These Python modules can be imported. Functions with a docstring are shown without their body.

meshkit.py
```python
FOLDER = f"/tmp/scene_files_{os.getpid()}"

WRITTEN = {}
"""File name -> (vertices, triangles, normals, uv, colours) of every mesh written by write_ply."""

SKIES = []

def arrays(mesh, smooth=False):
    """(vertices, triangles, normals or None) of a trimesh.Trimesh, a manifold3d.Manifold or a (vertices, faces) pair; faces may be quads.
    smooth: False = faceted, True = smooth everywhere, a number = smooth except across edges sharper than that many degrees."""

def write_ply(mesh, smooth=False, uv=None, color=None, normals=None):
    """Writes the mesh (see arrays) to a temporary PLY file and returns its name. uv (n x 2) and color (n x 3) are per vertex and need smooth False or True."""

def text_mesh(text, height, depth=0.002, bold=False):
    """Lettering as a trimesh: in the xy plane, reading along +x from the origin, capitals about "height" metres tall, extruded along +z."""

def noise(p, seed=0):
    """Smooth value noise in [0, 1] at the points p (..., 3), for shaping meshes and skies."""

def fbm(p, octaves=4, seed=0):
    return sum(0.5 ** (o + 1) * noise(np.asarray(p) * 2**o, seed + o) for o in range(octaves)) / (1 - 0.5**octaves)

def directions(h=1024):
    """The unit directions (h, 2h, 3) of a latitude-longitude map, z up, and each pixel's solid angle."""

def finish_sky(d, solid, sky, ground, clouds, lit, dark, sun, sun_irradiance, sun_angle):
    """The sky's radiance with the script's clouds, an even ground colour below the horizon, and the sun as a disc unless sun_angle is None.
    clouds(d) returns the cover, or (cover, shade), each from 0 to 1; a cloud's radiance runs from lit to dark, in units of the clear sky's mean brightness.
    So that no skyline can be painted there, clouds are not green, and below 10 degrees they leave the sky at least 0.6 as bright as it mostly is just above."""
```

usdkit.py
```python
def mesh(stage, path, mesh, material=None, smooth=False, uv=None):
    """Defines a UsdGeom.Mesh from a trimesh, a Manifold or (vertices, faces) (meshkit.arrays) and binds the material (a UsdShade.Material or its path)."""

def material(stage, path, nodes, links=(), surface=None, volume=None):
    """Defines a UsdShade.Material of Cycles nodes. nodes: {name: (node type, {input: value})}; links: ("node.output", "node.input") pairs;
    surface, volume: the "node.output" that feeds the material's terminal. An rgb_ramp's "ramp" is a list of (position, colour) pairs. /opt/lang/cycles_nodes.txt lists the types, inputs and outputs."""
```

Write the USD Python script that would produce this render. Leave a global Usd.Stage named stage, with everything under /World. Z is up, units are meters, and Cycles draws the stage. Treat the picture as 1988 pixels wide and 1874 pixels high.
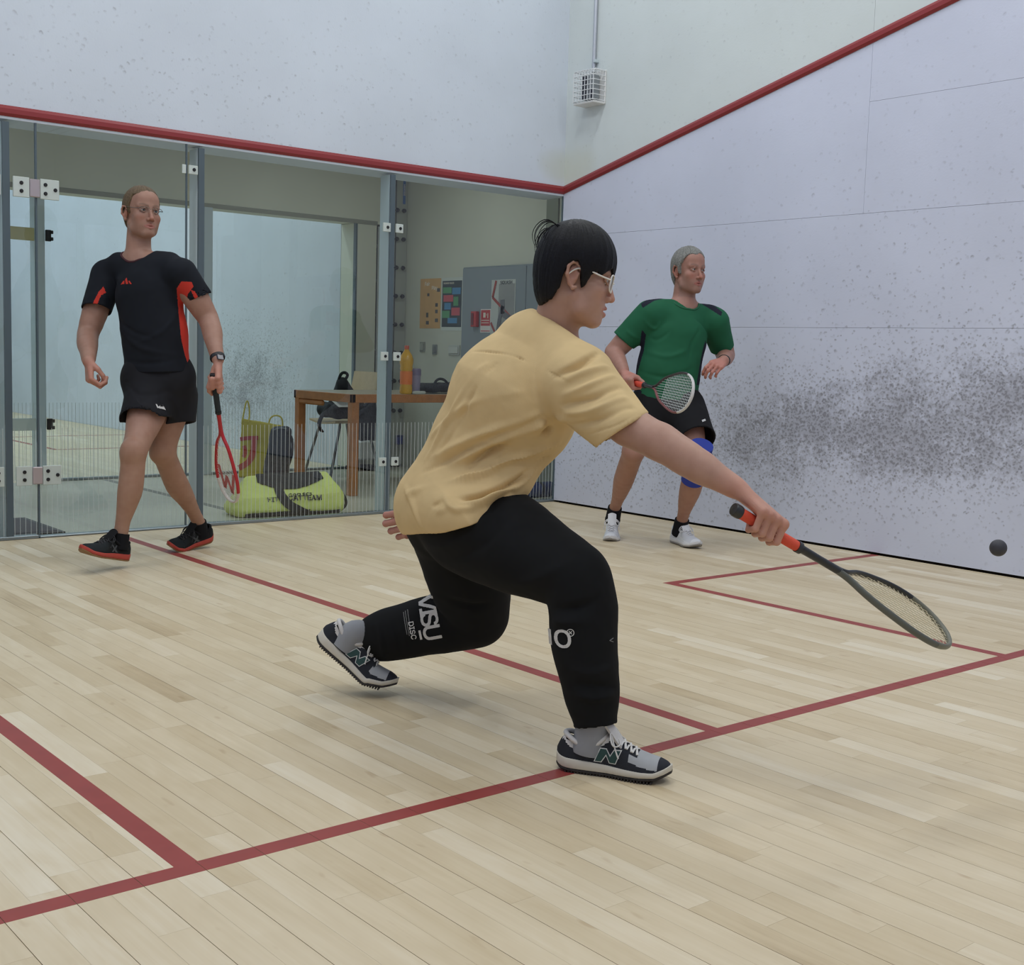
import math, random
import numpy as np, trimesh, manifold3d as m3
import usdkit, meshkit
from pxr import Usd, UsdGeom, UsdLux, Gf, Sdf, Vt
random.seed(7); RNG = np.random.default_rng(11)
stage = Usd.Stage.CreateInMemory()
UsdGeom.SetStageUpAxis(stage, UsdGeom.Tokens.z); UsdGeom.SetStageMetersPerUnit(stage, 1.0)
UsdGeom.Xform.Define(stage, '/World'); UsdGeom.Scope.Define(stage, '/World/Looks')
A = np.array
# ---------------------------------------------------------------- camera (x: from the right side wall, y: from the glass back wall, z: up)
W, H, F = 1988, 1874, 2416.448
CAM = A([5.8277, 6.4944, 1.0336])
R = A([[-0.7681972703677586, 0.6395317250392779, 0.029531787413059507],
       [0.043691682129643965, 0.09839072078498338, -0.9941882633465825],
       [-0.6387205889214836, -0.7624424166661354, -0.10352569997877954]])   # rows: right, down, forward
RIGHT, UP, FWD = R[0], -R[1], R[2]
EXPOSURE = 0.22
cam = UsdGeom.Camera.Define(stage, '/World/camera')
cam.CreateHorizontalApertureAttr(36.0); cam.CreateVerticalApertureAttr(36.0 * H / W); cam.CreateFocalLengthAttr(36.0 * F / W)
cam.CreateClippingRangeAttr(Gf.Vec2f(0.05, 100)); cam.CreateExposureAttr(EXPOSURE)
_m = np.eye(4); _m[0, :3], _m[1, :3], _m[2, :3], _m[3, :3] = RIGHT, UP, -FWD, CAM
cam.AddTransformOp().Set(Gf.Matrix4d(*_m.ravel().tolist()))
# ---------------------------------------------------------------- light: the courts' ceiling lamps and the corridor's dimmer ones
def rect_light(name, x, y, z, w, h, power, color):
    l = UsdLux.RectLight.Define(stage, '/World/' + name)
    l.CreateWidthAttr(w); l.CreateHeightAttr(h); l.CreateIntensityAttr(power); l.CreateColorAttr(Gf.Vec3f(*color)); l.CreateExposureAttr(0)
    l.AddTranslateOp().Set(Gf.Vec3d(x, y, z))
LAMPS = [(x, y) for y in (1.5, 4.2, 7.4) for x in (1.5, 4.9)]
for i, (x, y) in enumerate(LAMPS):
    rect_light('court_lamp_%03d' % i, x, y, 5.55, 1.3, 0.5, 17.0, (0.96, 0.99, 1.0))
for i, (x, y) in enumerate([(x, y) for y in (-4.6, -7.5, -10.4) for x in (1.5, 4.9)]):
    rect_light('far_court_lamp_%03d' % i, x, y, 5.55, 1.3, 0.5, 18.0, (0.84, 0.94, 1.0))
for i, x in enumerate((0.7, 4.2)):
    rect_light('corridor_lamp_%03d' % i, x, -1.3, 2.64, 0.9, 0.2, 9.8, (0.94, 1.0, 0.98))

# ---------------------------------------------------------------- helpers
def unproject(u, v, d): return CAM + R.T @ A([(u - W / 2) / F, (v - H / 2) / F, 1.0]) * d
def on_plane(u, v, ax, val):
    r = R.T @ A([(u - W / 2) / F, (v - H / 2) / F, 1.0]); return CAM + r * (val - CAM[ax]) / r[ax]
def project(P):
    q = (np.asarray(P, float) - CAM) @ R.T; return np.stack([W / 2 + F * q[..., 0] / q[..., 2], H / 2 + F * q[..., 1] / q[..., 2], q[..., 2]], -1)
_used = {}
def fresh(parent, name):
    k = parent + '/' + name; n = _used.get(k, 0); _used[k] = n + 1
    return k if n == 0 else '%s_%03d' % (k, n)
def data(prim, label=None, cat=None, group=None, kind=None):
    for k, v in (('label', label), ('category', cat), ('group', group), ('kind', kind)):
        if v: prim.SetCustomDataByKey(k, v)
    return prim
def path_of(p): return '/World' if p is None else (p if isinstance(p, str) else str(p.GetPath()))
def thing(name, label, cat, group=None, parent=None):
    return data(UsdGeom.Xform.Define(stage, fresh(path_of(parent), name)).GetPrim(), label, cat, group)
def struct(name): return data(UsdGeom.Xform.Define(stage, fresh('/World', name)).GetPrim(), kind='structure')
def obj(name, mesh, mat, parent=None, smooth=False, label=None, cat=None, group=None, kind=None, color=None):
    p = fresh(path_of(parent), name)
    m = usdkit.mesh(stage, p, mesh, mat, smooth)
    if color is not None:
        UsdGeom.PrimvarsAPI(m).CreatePrimvar('Cd', Sdf.ValueTypeNames.Color3fArray, 'vertex').Set(Vt.Vec3fArray.FromNumpy(np.asarray(color, np.float32)))
    return data(m.GetPrim(), label, cat, group, kind)
def lin(*c):                                                         # sRGB 0..255 -> linear
    c = A(c, float) / 255; return tuple(np.where(c <= 0.04045, c / 12.92, ((c + 0.055) / 1.055) ** 2.4))
class G:                                                             # a small builder of Cycles node graphs
    def __init__(s, name): s.name, s.n, s.l = name, {}, []
    def __call__(s, kind, out=None, **k):
        nm = 'n%d' % len(s.n); v = {}
        for a, b in k.items():
            if isinstance(b, str) and '.' in b: s.l.append((b, nm + '.' + a))
            else: v[a] = b
        s.n[nm] = (kind, v)
        return nm + '.' + out if out else nm
    def math(s, op, a, b=0.5, c=0.0, clamp=False): return s('math', 'value', math_type=op, value1=a, value2=b, value3=c, use_clamp=clamp)
    def mix(s, f, a, b, t='mix'): return s('mix', 'color', mix_type=t, fac=f, color1=a, color2=b)
    def done(s, surf): return usdkit.material(stage, '/World/Looks/' + s.name, s.n, s.l, surface=surf)
def plain(name, c, rough=0.5, metal=0.0, spec=0.5, bump=0, bscale=200, var=0, vscale=8, **k):
    g = G(name); col = tuple(c); kw = {}
    if var or bump:
        pos = g('texture_coordinate', 'object')
    if var:
        n = g('noise_texture', 'fac', vector=pos, scale=vscale, detail=4.0)
        r = g('rgb_ramp', 'color', fac=n, ramp=[(0.3, tuple(x * (1 - var) for x in c)), (0.7, tuple(min(1, x * (1 + var)) for x in c))]); col = r
    if bump:
        b = g('noise_texture', 'fac', vector=pos, scale=bscale, detail=3.0)
        kw['normal'] = g('bump', 'normal', height=b, strength=bump, distance=0.002)
    return g.done(g('principled_bsdf', 'BSDF', base_color=col, roughness=rough, metallic=metal, specular_ior_level=spec, **kw, **k))
def box(x0, x1, y0, y1, z0, z1):
    v = A([[x, y, z] for z in (z0, z1) for y in (y0, y1) for x in (x0, x1)], float)
    f = A([[0, 2, 3, 1], [4, 5, 7, 6], [0, 1, 5, 4], [2, 6, 7, 3], [0, 4, 6, 2], [1, 3, 7, 5]])
    return v, np.vstack([f[:, [0, 1, 2]], f[:, [0, 2, 3]]])
def cbox(x0, x1, y0, y1, z0, z1, c=0.003):                           # chamfered box
    c = min(c, (x1 - x0) / 2.2, (y1 - y0) / 2.2, (z1 - z0) / 2.2); P = []
    for sx, x in ((1, x0), (-1, x1)):
        for sy, y in ((1, y0), (-1, y1)):
            for sz, z in ((1, z0), (-1, z1)): P += [(x + sx * c, y + sy * c, z), (x + sx * c, y, z + sz * c), (x, y + sy * c, z + sz * c)]
    h = m3.Manifold.hull_points(A(P)).to_mesh(); return h.vert_properties[:, :3].astype(float), h.tri_verts.astype(int)
def join(*ms):
    V, Fa, n = [], [], 0
    for m in ms:
        v, f, _ = meshkit.arrays(m); V.append(v); Fa.append(f + n); n += len(v)
    return np.vstack(V), np.vstack(Fa)
def xf(m, M=None, t=(0, 0, 0)):
    v, f, _ = meshkit.arrays(m); v = v @ np.asarray(M).T if M is not None else v
    if M is not None and np.linalg.det(np.asarray(M)) < 0: f = f[:, ::-1]
    return v + A(t, float), f
def norm(v): v = np.asarray(v, float); return v / np.linalg.norm(v)
def frame(y, z):                                                     # columns: x, y (kept), z (about)
    y = norm(y); x = norm(np.cross(y, z)); return np.stack([x, y, np.cross(x, y)], 1)
def tube(P, r, n=8, closed=False, sx=1.0, sy=1.0, up=None):          # swept ring; r a number or one per point
    P = np.asarray(P, float); N = len(P); r = np.broadcast_to(np.asarray(r, float), (N,))
    T = np.roll(P, -1, 0) - np.roll(P, 1, 0) if closed else np.gradient(P, axis=0)
    T /= np.linalg.norm(T, axis=1, keepdims=True) + 1e-12
    if up is None:
        u = norm(np.cross(T[0], [0, 0, 1] if abs(T[0][2]) < 0.9 else [1, 0, 0])); U = []
        for t in T: u = norm(u - t * (u @ t)); U.append(u)
        U = A(U)
    else: U = np.cross(T, up); U /= np.linalg.norm(U, axis=1, keepdims=True)
    B = np.cross(T, U); th = np.arange(n) / n * 2 * np.pi
    ring = P[:, None] + r[:, None, None] * (np.cos(th)[None, :, None] * U[:, None] * sx + np.sin(th)[None, :, None] * B[:, None] * sy)
    V = ring.reshape(-1, 3); Q = []; M = N if closed else N - 1
    i, j = np.meshgrid(np.arange(M), np.arange(n), indexing='ij'); i2, j2 = (i + 1) % N, (j + 1) % n
    Q = np.stack([i * n + j, i2 * n + j, i2 * n + j2, i * n + j2], -1).reshape(-1, 4)
    Fa = np.vstack([Q[:, [0, 2, 1]], Q[:, [0, 3, 2]]])
    if not closed:
        V = np.vstack([V, P[:1], P[-1:]]); a, b = N * n, N * n + 1; k = np.arange(n)
        Fa = np.vstack([Fa, np.stack([np.full(n, a), k, (k + 1) % n], 1), np.stack([np.full(n, b), (N - 1) * n + (k + 1) % n, (N - 1) * n + k], 1)])
    return V, Fa
def spline(P, n=40, closed=False):
    from scipy.interpolate import CubicSpline
    P = np.asarray(P, float)
    if closed: P = np.vstack([P, P[:1]])
    t = np.r_[0, np.cumsum(np.linalg.norm(np.diff(P, axis=0), axis=1))]
    s = CubicSpline(t, P, bc_type='periodic' if closed else 'natural'); q = np.linspace(0, t[-1], n + (1 if closed else 0)); return s(q)[:n]
def lathe(prof, n=24):
    prof = np.asarray(prof, float); th = np.arange(n) / n * 2 * np.pi; N = len(prof)
    V = np.stack([prof[:, 0, None] * np.cos(th), prof[:, 0, None] * np.sin(th), np.broadcast_to(prof[:, 1, None], (N, n))], -1).reshape(-1, 3)
    i, j = np.meshgrid(np.arange(N - 1), np.arange(n), indexing='ij'); j2 = (j + 1) % n
    Q = np.stack([i * n + j, i * n + j2, (i + 1) * n + j2, (i + 1) * n + j], -1).reshape(-1, 4)
    return V, np.vstack([Q[:, [0, 1, 2]], Q[:, [0, 2, 3]]])

# ---------------------------------------------------------------- materials of the place
def wood_mat(name, tint=(1, 1, 1), rough=0.42):
    g = G(name); pos = g('geometry', 'position'); at = g('attribute', 'color', attribute='Cd'); sep = g('separate_color', color=at)
    off = g('combine_xyz', 'vector', x=g.math('multiply', sep + '.g', 13.0), y=g.math('multiply', sep + '.g', 29.0), z=0.0)
    p = g('vector_math', 'vector', math_type='add', vector1=pos, vector2=off)
    grain = g('noise_texture', 'fac', vector=g('mapping', 'vector', vector=p, scale=(70.0, 2.2, 1.0)), scale=1.0, detail=5.0, roughness=0.6, distortion=0.5)
    blot = g('noise_texture', 'fac', vector=g('mapping', 'vector', vector=p, scale=(9.0, 3.0, 1.0)), scale=1.0, detail=3.0, distortion=1.2)
    speck = g('noise_texture', 'fac', vector=g('mapping', 'vector', vector=p, scale=(26.0, 9.0, 1.0)), scale=1.0, detail=1.0)
    k = g.math('add', g.math('add', g.math('multiply', sep + '.r', 0.44), g.math('multiply', grain, 0.30)), g.math('multiply', blot, 0.36), clamp=True)
    c = lambda *q: tuple(A(lin(*q)) * A(tint))
    col = g('rgb_ramp', 'color', fac=k, ramp=[(0.12, c(174, 150, 114)), (0.38, c(206, 187, 152)), (0.65, c(221, 205, 174)), (0.95, c(238, 228, 206))])
    fl = g('rgb_ramp', 'color', fac=speck, ramp=[(0.70, (1, 1, 1)), (0.80, (0.72, 0.62, 0.52))])
    col = g.mix(0.6, col, fl, 'multiply')
    dark = g('rgb_ramp', 'color', fac=sep + '.b', ramp=[(0.0, (1, 1, 1)), (1.0, (0.35, 0.26, 0.2))])
    col = g.mix(1.0, col, dark, 'multiply')
    return g.done(g('principled_bsdf', 'BSDF', base_color=col, roughness=rough, specular_ior_level=0.4))
M_wood = wood_mat('maple_stave')
M_sub = plain('subfloor_dark', lin(70, 58, 44), 0.8)
M_red = plain('court_red', lin(152, 64, 58), 0.45, var=0.06, vscale=14)
M_redstrip = plain('strip_red', lin(142, 46, 50), 0.4)
def wall_mat(name, base, ax, marks, sparse=0.12, stains=()):
    """painted plaster with round rubber marks of the ball. ax: the wall's horizontal axis; marks: (centre a, centre z, half width a, half height z, slope, strength)."""
    g = G(name); pos = g('geometry', 'position'); s = g('separate_xyz', vector=pos); a, z = s + '.' + ax, s + '.z'
    uv = g('combine_xyz', 'vector', x=a, y=z, z=0.0)
    dens = None
    for ca, cz, wa, wz, sl, st in marks:
        cen = g.math('multiply_add', g.math('subtract', a, ca), sl, cz)
        dz = g.math('divide', g.math('subtract', z, cen), wz); da = g.math('divide', g.math('subtract', a, ca), wa)
        r2 = g.math('add', g.math('multiply', dz, dz), g.math('power', g.math('absolute', da), 4.0))
        q = g.math('multiply', g.math('exponent', g.math('multiply', r2, -1.0)), st)
        dens = q if dens is None else g.math('maximum', dens, q)
    nb = g('noise_texture', 'fac', vector=uv, scale=3.2, detail=3.0)
    dens = g.math('multiply', dens, g.math('multiply_add', nb, 1.3, 0.35)) if dens else 0.0
    total = None
    for k, (sc, rad, amt) in enumerate(((26.0, 0.36, 0.9), (37.0, 0.40, 0.85), (52.0, 0.42, 0.8), (16.0, 0.2, 0.6))):
        wob = g('noise_texture', 'color', vector=uv, scale=38.0, detail=2.0)
        u2 = g('vector_math', 'vector', math_type='multiply_add', vector1=wob, vector2=(0.02, 0.02, 0.0), vector3=g('vector_math', 'vector', math_type='add', vector1=uv, vector2=(3.7 * k, 1.9 * k, 0.0)))
        vo = g('voronoi_texture', vector=u2, scale=sc, dimensions='2D')
        sc_ = g('separate_color', color=vo + '.color')
        soft = g('map_range', 'result', range_type='smoothstep', value=vo + '.distance', from_min=rad * 0.25, from_max=rad, to_min=1.0, to_max=0.0)
        u3 = g('vector_math', 'vector', math_type='add', vector1=u2, vector2=((0.0045, 0.0065, 0.0) if k % 2 else (-0.003, 0.0065, 0.0)))
        v3 = g('voronoi_texture', 'distance', vector=u3, scale=sc, dimensions='2D'); s3 = g('map_range', 'result', range_type='smoothstep', value=v3, from_min=rad * 0.25, from_max=rad, to_min=1.0, to_max=0.0)
        ring = g.math('multiply', soft, g.math('multiply_add', s3, -0.8, 1.0))
        thr = g.math('add', dens, sparse * (1.0 if k in (0, 3) else 0.35))
        on = g('map_range', 'result', range_type='smoothstep', value=g.math('subtract', thr, sc_ + '.r'), from_min=-0.05, from_max=0.12)
        m = g.math('multiply', g.math('multiply', ring, on), g.math('multiply', g.math('multiply_add', sc_ + '.g', 0.8, 0.2), amt))
        total = m if total is None else g.math('add', total, g.math('multiply', m, g.math('subtract', 1.0, total, clamp=True)))
    cl = g('noise_texture', 'fac', vector=uv, scale=26.0, detail=5.0, roughness=0.7); c2 = g('noise_texture', 'fac', vector=uv, scale=7.0, detail=4.0)
    cloud = g('map_range', 'result', range_type='smoothstep', value=g.math('add', g.math('multiply', dens, 0.8), g.math('add', g.math('multiply_add', cl, 1.5, -0.75), g.math('multiply_add', c2, 0.9, -0.45))), from_min=0.32, from_max=0.95, to_min=0.0, to_max=0.56)
    total = g.math('add', total, g.math('multiply', cloud, g.math('multiply', dens, 1.6, clamp=True)), clamp=True)
    tone = g('rgb_ramp', 'color', fac=g('noise_texture', 'fac', vector=uv, scale=1.7, detail=4.0), ramp=[(0.3, tuple(x * 0.95 for x in base)), (0.7, tuple(min(1, x * 1.03) for x in base))])
    col = g.mix(g.math('multiply', total, 0.68), tone, lin(96, 92, 94))
    for ca, cz, wa, wz, cc in stains:
        d = g.math('add', g.math('power', g.math('divide', g.math('subtract', a, ca), wa), 2.0), g.math('power', g.math('divide', g.math('subtract', z, cz), wz), 2.0))
        e = g.math('multiply', g('map_range', 'result', range_type='smoothstep', value=g.math('add', d, g.math('multiply', nb, 1.2)), from_min=0.5, from_max=1.6, to_min=1.0, to_max=0.0), 0.45)
        col = g.mix(e, col, cc)
    fine = g('noise_texture', 'fac', vector=uv, scale=90.0, detail=3.0)
    return g.done(g('principled_bsdf', 'BSDF', base_color=col, roughness=0.6, specular_ior_level=0.3, normal=g('bump', 'normal', height=fine, strength=0.12, distance=0.003)))
WHITE = lin(211, 216, 234)
M_wall_r = wall_mat('right_wall_paint', WHITE, 'y', [(4.4, 0.93, 3.7, 0.36, 0.13, 1.15), (5.2, 1.15, 3.4, 0.8, 0.05, 0.16)], sparse=0.04)
M_wall_rup = wall_mat('right_wall_upper_paint', lin(214, 222, 222), 'y', [(5, 3, 4, 0.5, 0, 0.02)], sparse=0.02, stains=[(0.1, 2.3, 0.25, 0.2, lin(196, 198, 176))])
M_wall_b = wall_mat('back_wall_paint', lin(213, 221, 231), 'x', [(3.4, 2.45, 2.2, 0.35, 0.0, 0.05)], sparse=0.05, stains=[(0.05, 2.32, 0.22, 0.16, lin(190, 192, 165))])
M_wall_plain = wall_mat('side_wall_paint', WHITE, 'y', [(4.5, 0.8, 3.0, 0.4, 0.0, 0.7)], sparse=0.05)
M_wall_front = wall_mat('front_wall_paint', WHITE, 'x', [(3.2, 1.2, 3.0, 0.8, 0.0, 0.5)], sparse=0.05)
M_wall_far = wall_mat('far_court_paint', lin(212, 218, 226), 'y', [(-4.75, 0.62, 1.0, 0.5, 0.05, 0.85)], sparse=0.05)
M_beige = plain('corridor_beige', lin(214, 214, 196), 0.7, var=0.03, vscale=2)
M_beige2 = plain('corridor_light', lin(206, 206, 192), 0.7, var=0.03, vscale=2)
M_ceil = plain('ceiling_white', lin(205, 208, 210), 0.8)
M_vinyl = plain('corridor_vinyl', lin(186, 182, 164), 0.4, var=0.05, vscale=5)
M_steel = plain('grey_steel', lin(196, 208, 212), 0.45, 0.0)
M_dkseal = plain('dark_seal', lin(84, 98, 106), 0.45, 0.0)
M_alu = plain('aluminium', lin(140, 150, 155), 0.35, 0.7)
M_clamp = plain('clamp_white', lin(205, 214, 208), 0.35)
M_black = plain('black_plastic', lin(24, 24, 27), 0.45)
M_white = plain('white_plastic', lin(222, 222, 220), 0.4)
def glass_mat():
    g = G('court_glass'); fr = g.math('multiply', g('fresnel', 'fac', IOR=1.62), g.math('subtract', 1.0, g('geometry', 'backfacing')))
    t = g('transparent_bsdf', 'BSDF', color=(0.94, 0.975, 0.98)); gl = g('glossy_bsdf', 'BSDF', color=(1, 1, 1), roughness=0.0)
    return g.done(g('mix_closure', 'closure', fac=fr, closure1=t, closure2=gl))
M_glass = glass_mat()
M_print = plain('white_print', lin(196, 204, 202), 0.6)

# ---------------------------------------------------------------- the floor: staves of 2-strip boards, 129 mm wide, running from back to front
flo = struct('floor')
obj('subfloor', box(0, 6.4, 0, 9.75, -0.06, -0.022), M_sub, flo)
staves = []
SW = 0.0645
for row in range(-1, 100):
    x0 = row * SW - 0.0185; x1 = x0 + SW
    ga, gb = (0.0007, 0.00018) if row % 2 == 0 else (0.00018, 0.0007)
    y = -RNG.uniform(0, 0.5)
    while y < 9.75:
        L = RNG.uniform(0.3, 0.85); a, b = max(y, 0.001), min(y + L, 9.749)
        if b - a > 0.02 and x1 > 0.004 and x0 < 6.396:
            q = RNG.normal(0.5, 0.2); knot = 1.0 if RNG.random() < 0.0 else 0.0
            staves.append((max(x0 + ga, 0.001), min(x1 - gb, 6.399), a + 0.0002, b - 0.0002, float(np.clip(q, 0.02, 1)), RNG.random(), knot))
        y += L
cen = A([((s[0] + s[1]) / 2, (s[2] + s[3]) / 2, 0) for s in staves])
pp = project(cen); dd = np.maximum(pp[:, 2], 0.1)
inview = (pp[:, 2] > 0.5) & (pp[:, 0] > -150) & (pp[:, 0] < W + 150) & (pp[:, 1] > 0) & (pp[:, 1] < H + 200)
size = np.where(inview, A([(s[1] - s[0]) * (s[3] - s[2]) for s in staves]) / dd ** 3, -1)
big = set(np.argsort(-size)[:300].tolist())
def stave_mesh(s):
    v, f = box(s[0], s[1], s[2], s[3], -0.02, 0.0); return v, f[[1, 7, 2, 8, 3, 9, 4, 10, 5, 11]]
rest = []
for i, s in enumerate(staves):
    m = stave_mesh(s)
    if i in big: obj('stave', m, M_wood, flo, color=np.tile([s[4], s[5], s[6]], (8, 1)))
    else: rest.append((m, s))
obj('stave_field', join(*[m for m, _ in rest]), M_wood, flo, kind='stuff', color=np.vstack([np.tile([s[4], s[5], s[6]], (8, 1)) for _, s in rest]))
seams = [x for x in (r * SW - 0.0185 for r in range(0, 101, 2)) if 0.01 < x < 6.39]
def cross_line(x0, x1, y0, y1):
    e = [x0] + [x for x in seams if x0 + 0.004 < x < x1 - 0.004] + [x1]
    return join(*[box(a + 0.0006, b - 0.0006, y0, y1, 0.0, 0.0004) for a, b in zip(e[:-1], e[1:])])
obj('court_line', cross_line(0, 6.4, 4.26, 4.31), M_red, flo, label='red short line across the court')
obj('court_line', box(3.175, 3.225, 0.0, 4.26, 0, 0.0004), M_red, flo, label='red half court line')
for xa, xb, bx in ((1.6, 1.65, (0, 1.65)), (4.75, 4.8, (4.75, 6.4))):
    obj('court_line', box(xa, xb, 2.66, 4.26, 0, 0.0004), M_red, flo, label='red side line of a service box')
    obj('court_line', cross_line(bx[0], bx[1], 2.61, 2.66), M_red, flo, label='red back line of a service box')

# ---------------------------------------------------------------- walls of the court
SL = (4.57 - 2.13) / 9.75; zo = lambda y: 2.13 + SL * y
def slab_yz(poly, x0, x1):                                            # polygon in (y, z), extruded along x
    m = trimesh.creation.extrude_polygon(__import__('shapely').Polygon(poly), x1 - x0, engine='earcut'); v = m.vertices
    return np.stack([v[:, 2] + x0, v[:, 0], v[:, 1]], 1), m.faces
wr = struct('wall_right'); g_ = 0.0007; JY, WB = 2.43, 0.012
for y0, y1, z0, z1 in ((0, 4.87, WB, 1.226), (4.87, 9.75, WB, 1.226), (0, 4.87, 1.226, 1.84), (4.87, 9.75, 1.226, 1.84), (JY, 9.75, 1.84, 2.43)):
    obj('panel', slab_yz([(y0 + g_, z0 + g_), (y1 - g_, z0 + g_), (y1 - g_, z1 - g_), (y0 + g_, z1 - g_)], -0.05, 0), M_wall_r, wr)
obj('panel', slab_yz([(g_, 1.84 + g_), (JY - g_, 1.84 + g_), (JY - g_, zo(JY)), (g_, zo(0))], -0.05, 0), M_wall_r, wr)
obj('panel', slab_yz([(JY + g_, 2.43 + g_), (9.75, 2.43 + g_), (9.75, zo(9.75)), (JY + g_, zo(JY))], -0.05, 0), M_wall_r, wr)
obj('upper_panel', slab_yz([(0, zo(0)), (JY - g_, zo(JY)), (JY - g_, 5.7), (0, 5.7)], -0.05, 0.0), M_wall_rup, wr)
obj('upper_panel', slab_yz([(JY + g_, zo(JY)), (9.75, zo(9.75)), (9.75, 5.7), (JY + g_, 5.7)], -0.05, 0.0), M_wall_rup, wr)
obj('backing', box(-0.2, -0.0512, 0, 9.75, -0.06, 5.7), M_sub, wr)
wl = struct('wall_left'); obj('panel', box(6.4, 6.6, 0, 9.75, 0, 5.7), M_wall_plain, wl)
wf = struct('wall_front'); obj('panel', box(-0.2, 6.6, 9.75, 9.95, 0, 5.7), M_wall_front, wf)
wb = struct('wall_back'); obj('beam', box(-0.05, 6.6, -0.26, 0, 2.115, 5.7), M_wall_b, wb)
ce = struct('ceiling'); obj('slab', box(-0.2, 6.6, -0.26, 9.95, 5.7, 5.85), M_ceil, ce)
def strip(p0, p1, nrm, up):                                           # a 50 mm painted metal channel with a bevelled face
    prof = A([(0.0, 0.0), (0.004, -0.002), (0.016, 0.012), (0.016, 0.034), (0.004, 0.051), (0, 0.051)]); V = []
    for p in (p0, p1): V += [A(p) + A(nrm) * a + A(up) * b for a, b in prof]
    n = len(prof); Q = [(i, i + 1, n + i + 1, n + i) for i in range(n - 1)]; m = (A(V, float), A(Q)); v, f, _ = meshkit.arrays(m)
    t = trimesh.Trimesh(v, f, process=False); c = t.triangles_center - A(p0)
    return (v, f) if (t.face_normals @ A(nrm)).mean() > 0 else (v, f[:, ::-1])
ts = struct('trim_1'); obj('out_line_strip', strip((-0.0, 0, 2.13), (6.4, 0, 2.13), (0, 1, 0), (0, 0, 1)), M_redstrip, ts)
ts = struct('trim_2'); obj('out_line_strip', strip((0, 0.0, zo(0)), (0, 9.75, zo(9.75)), (1, 0, 0), (0, -SL * 0.5, 1)), M_redstrip, ts)

# ---------------------------------------------------------------- the glass back wall with its door
def stripes(x0, x1, y):
    xs = np.arange(math.ceil(x0 / 0.0275) * 0.0275, x1, 0.0275)
    return join(*[box(x - 0.0012, x + 0.0012, y, y + 0.0005, 0.02, 0.575) for x in xs if x - 0.004 > x0])
def bolt_plate(x0, x1, z0, z1, y, bolts, parent, name='clamp'):
    c = obj(name, cbox(x0, x1, y, y + 0.012, z0, z1, 0.002), M_clamp, parent)
    for bx, bz in bolts:
        o = lathe([(0.0, 0.006), (0.0075, 0.006), (0.0095, 0.003), (0.0095, 0.0)], 14); obj('bolt', xf(o, A([[1, 0, 0], [0, 0, 1], [0, -1, 0]]), (bx, y + 0.012, bz)), M_black, c, smooth=30)
GT = 2.115
w1 = struct('window_1')
POSTS = [1.412, 2.685, 3.735, 5.05]
for x0, x1 in ((0.012, 1.406), (1.418, 2.68), (3.592, 3.729), (3.741, 5.044), (5.056, 6.388)):
    obj('pane', box(x0, x1, -0.012, 0, 0.018, GT), M_glass, w1); obj('stripe_print', stripes(x0, x1, 0.0004), M_print, w1, kind='stuff')
for x in POSTS:
    p = obj('post', cbox(x - 0.018, x + 0.018, -0.115, -0.014, 0, GT - 0.012, 0.002), M_steel, w1)
    obj('seal', box(x - 0.017, x + 0.017, -0.0139, 0.0006, 0.018, GT - 0.012), M_dkseal, p)
obj('base_rail', join(cbox(0, 2.68, -0.05, 0.004, 0, 0.018), cbox(3.59, 6.4, -0.05, 0.004, 0, 0.018)), M_alu, w1)
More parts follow.
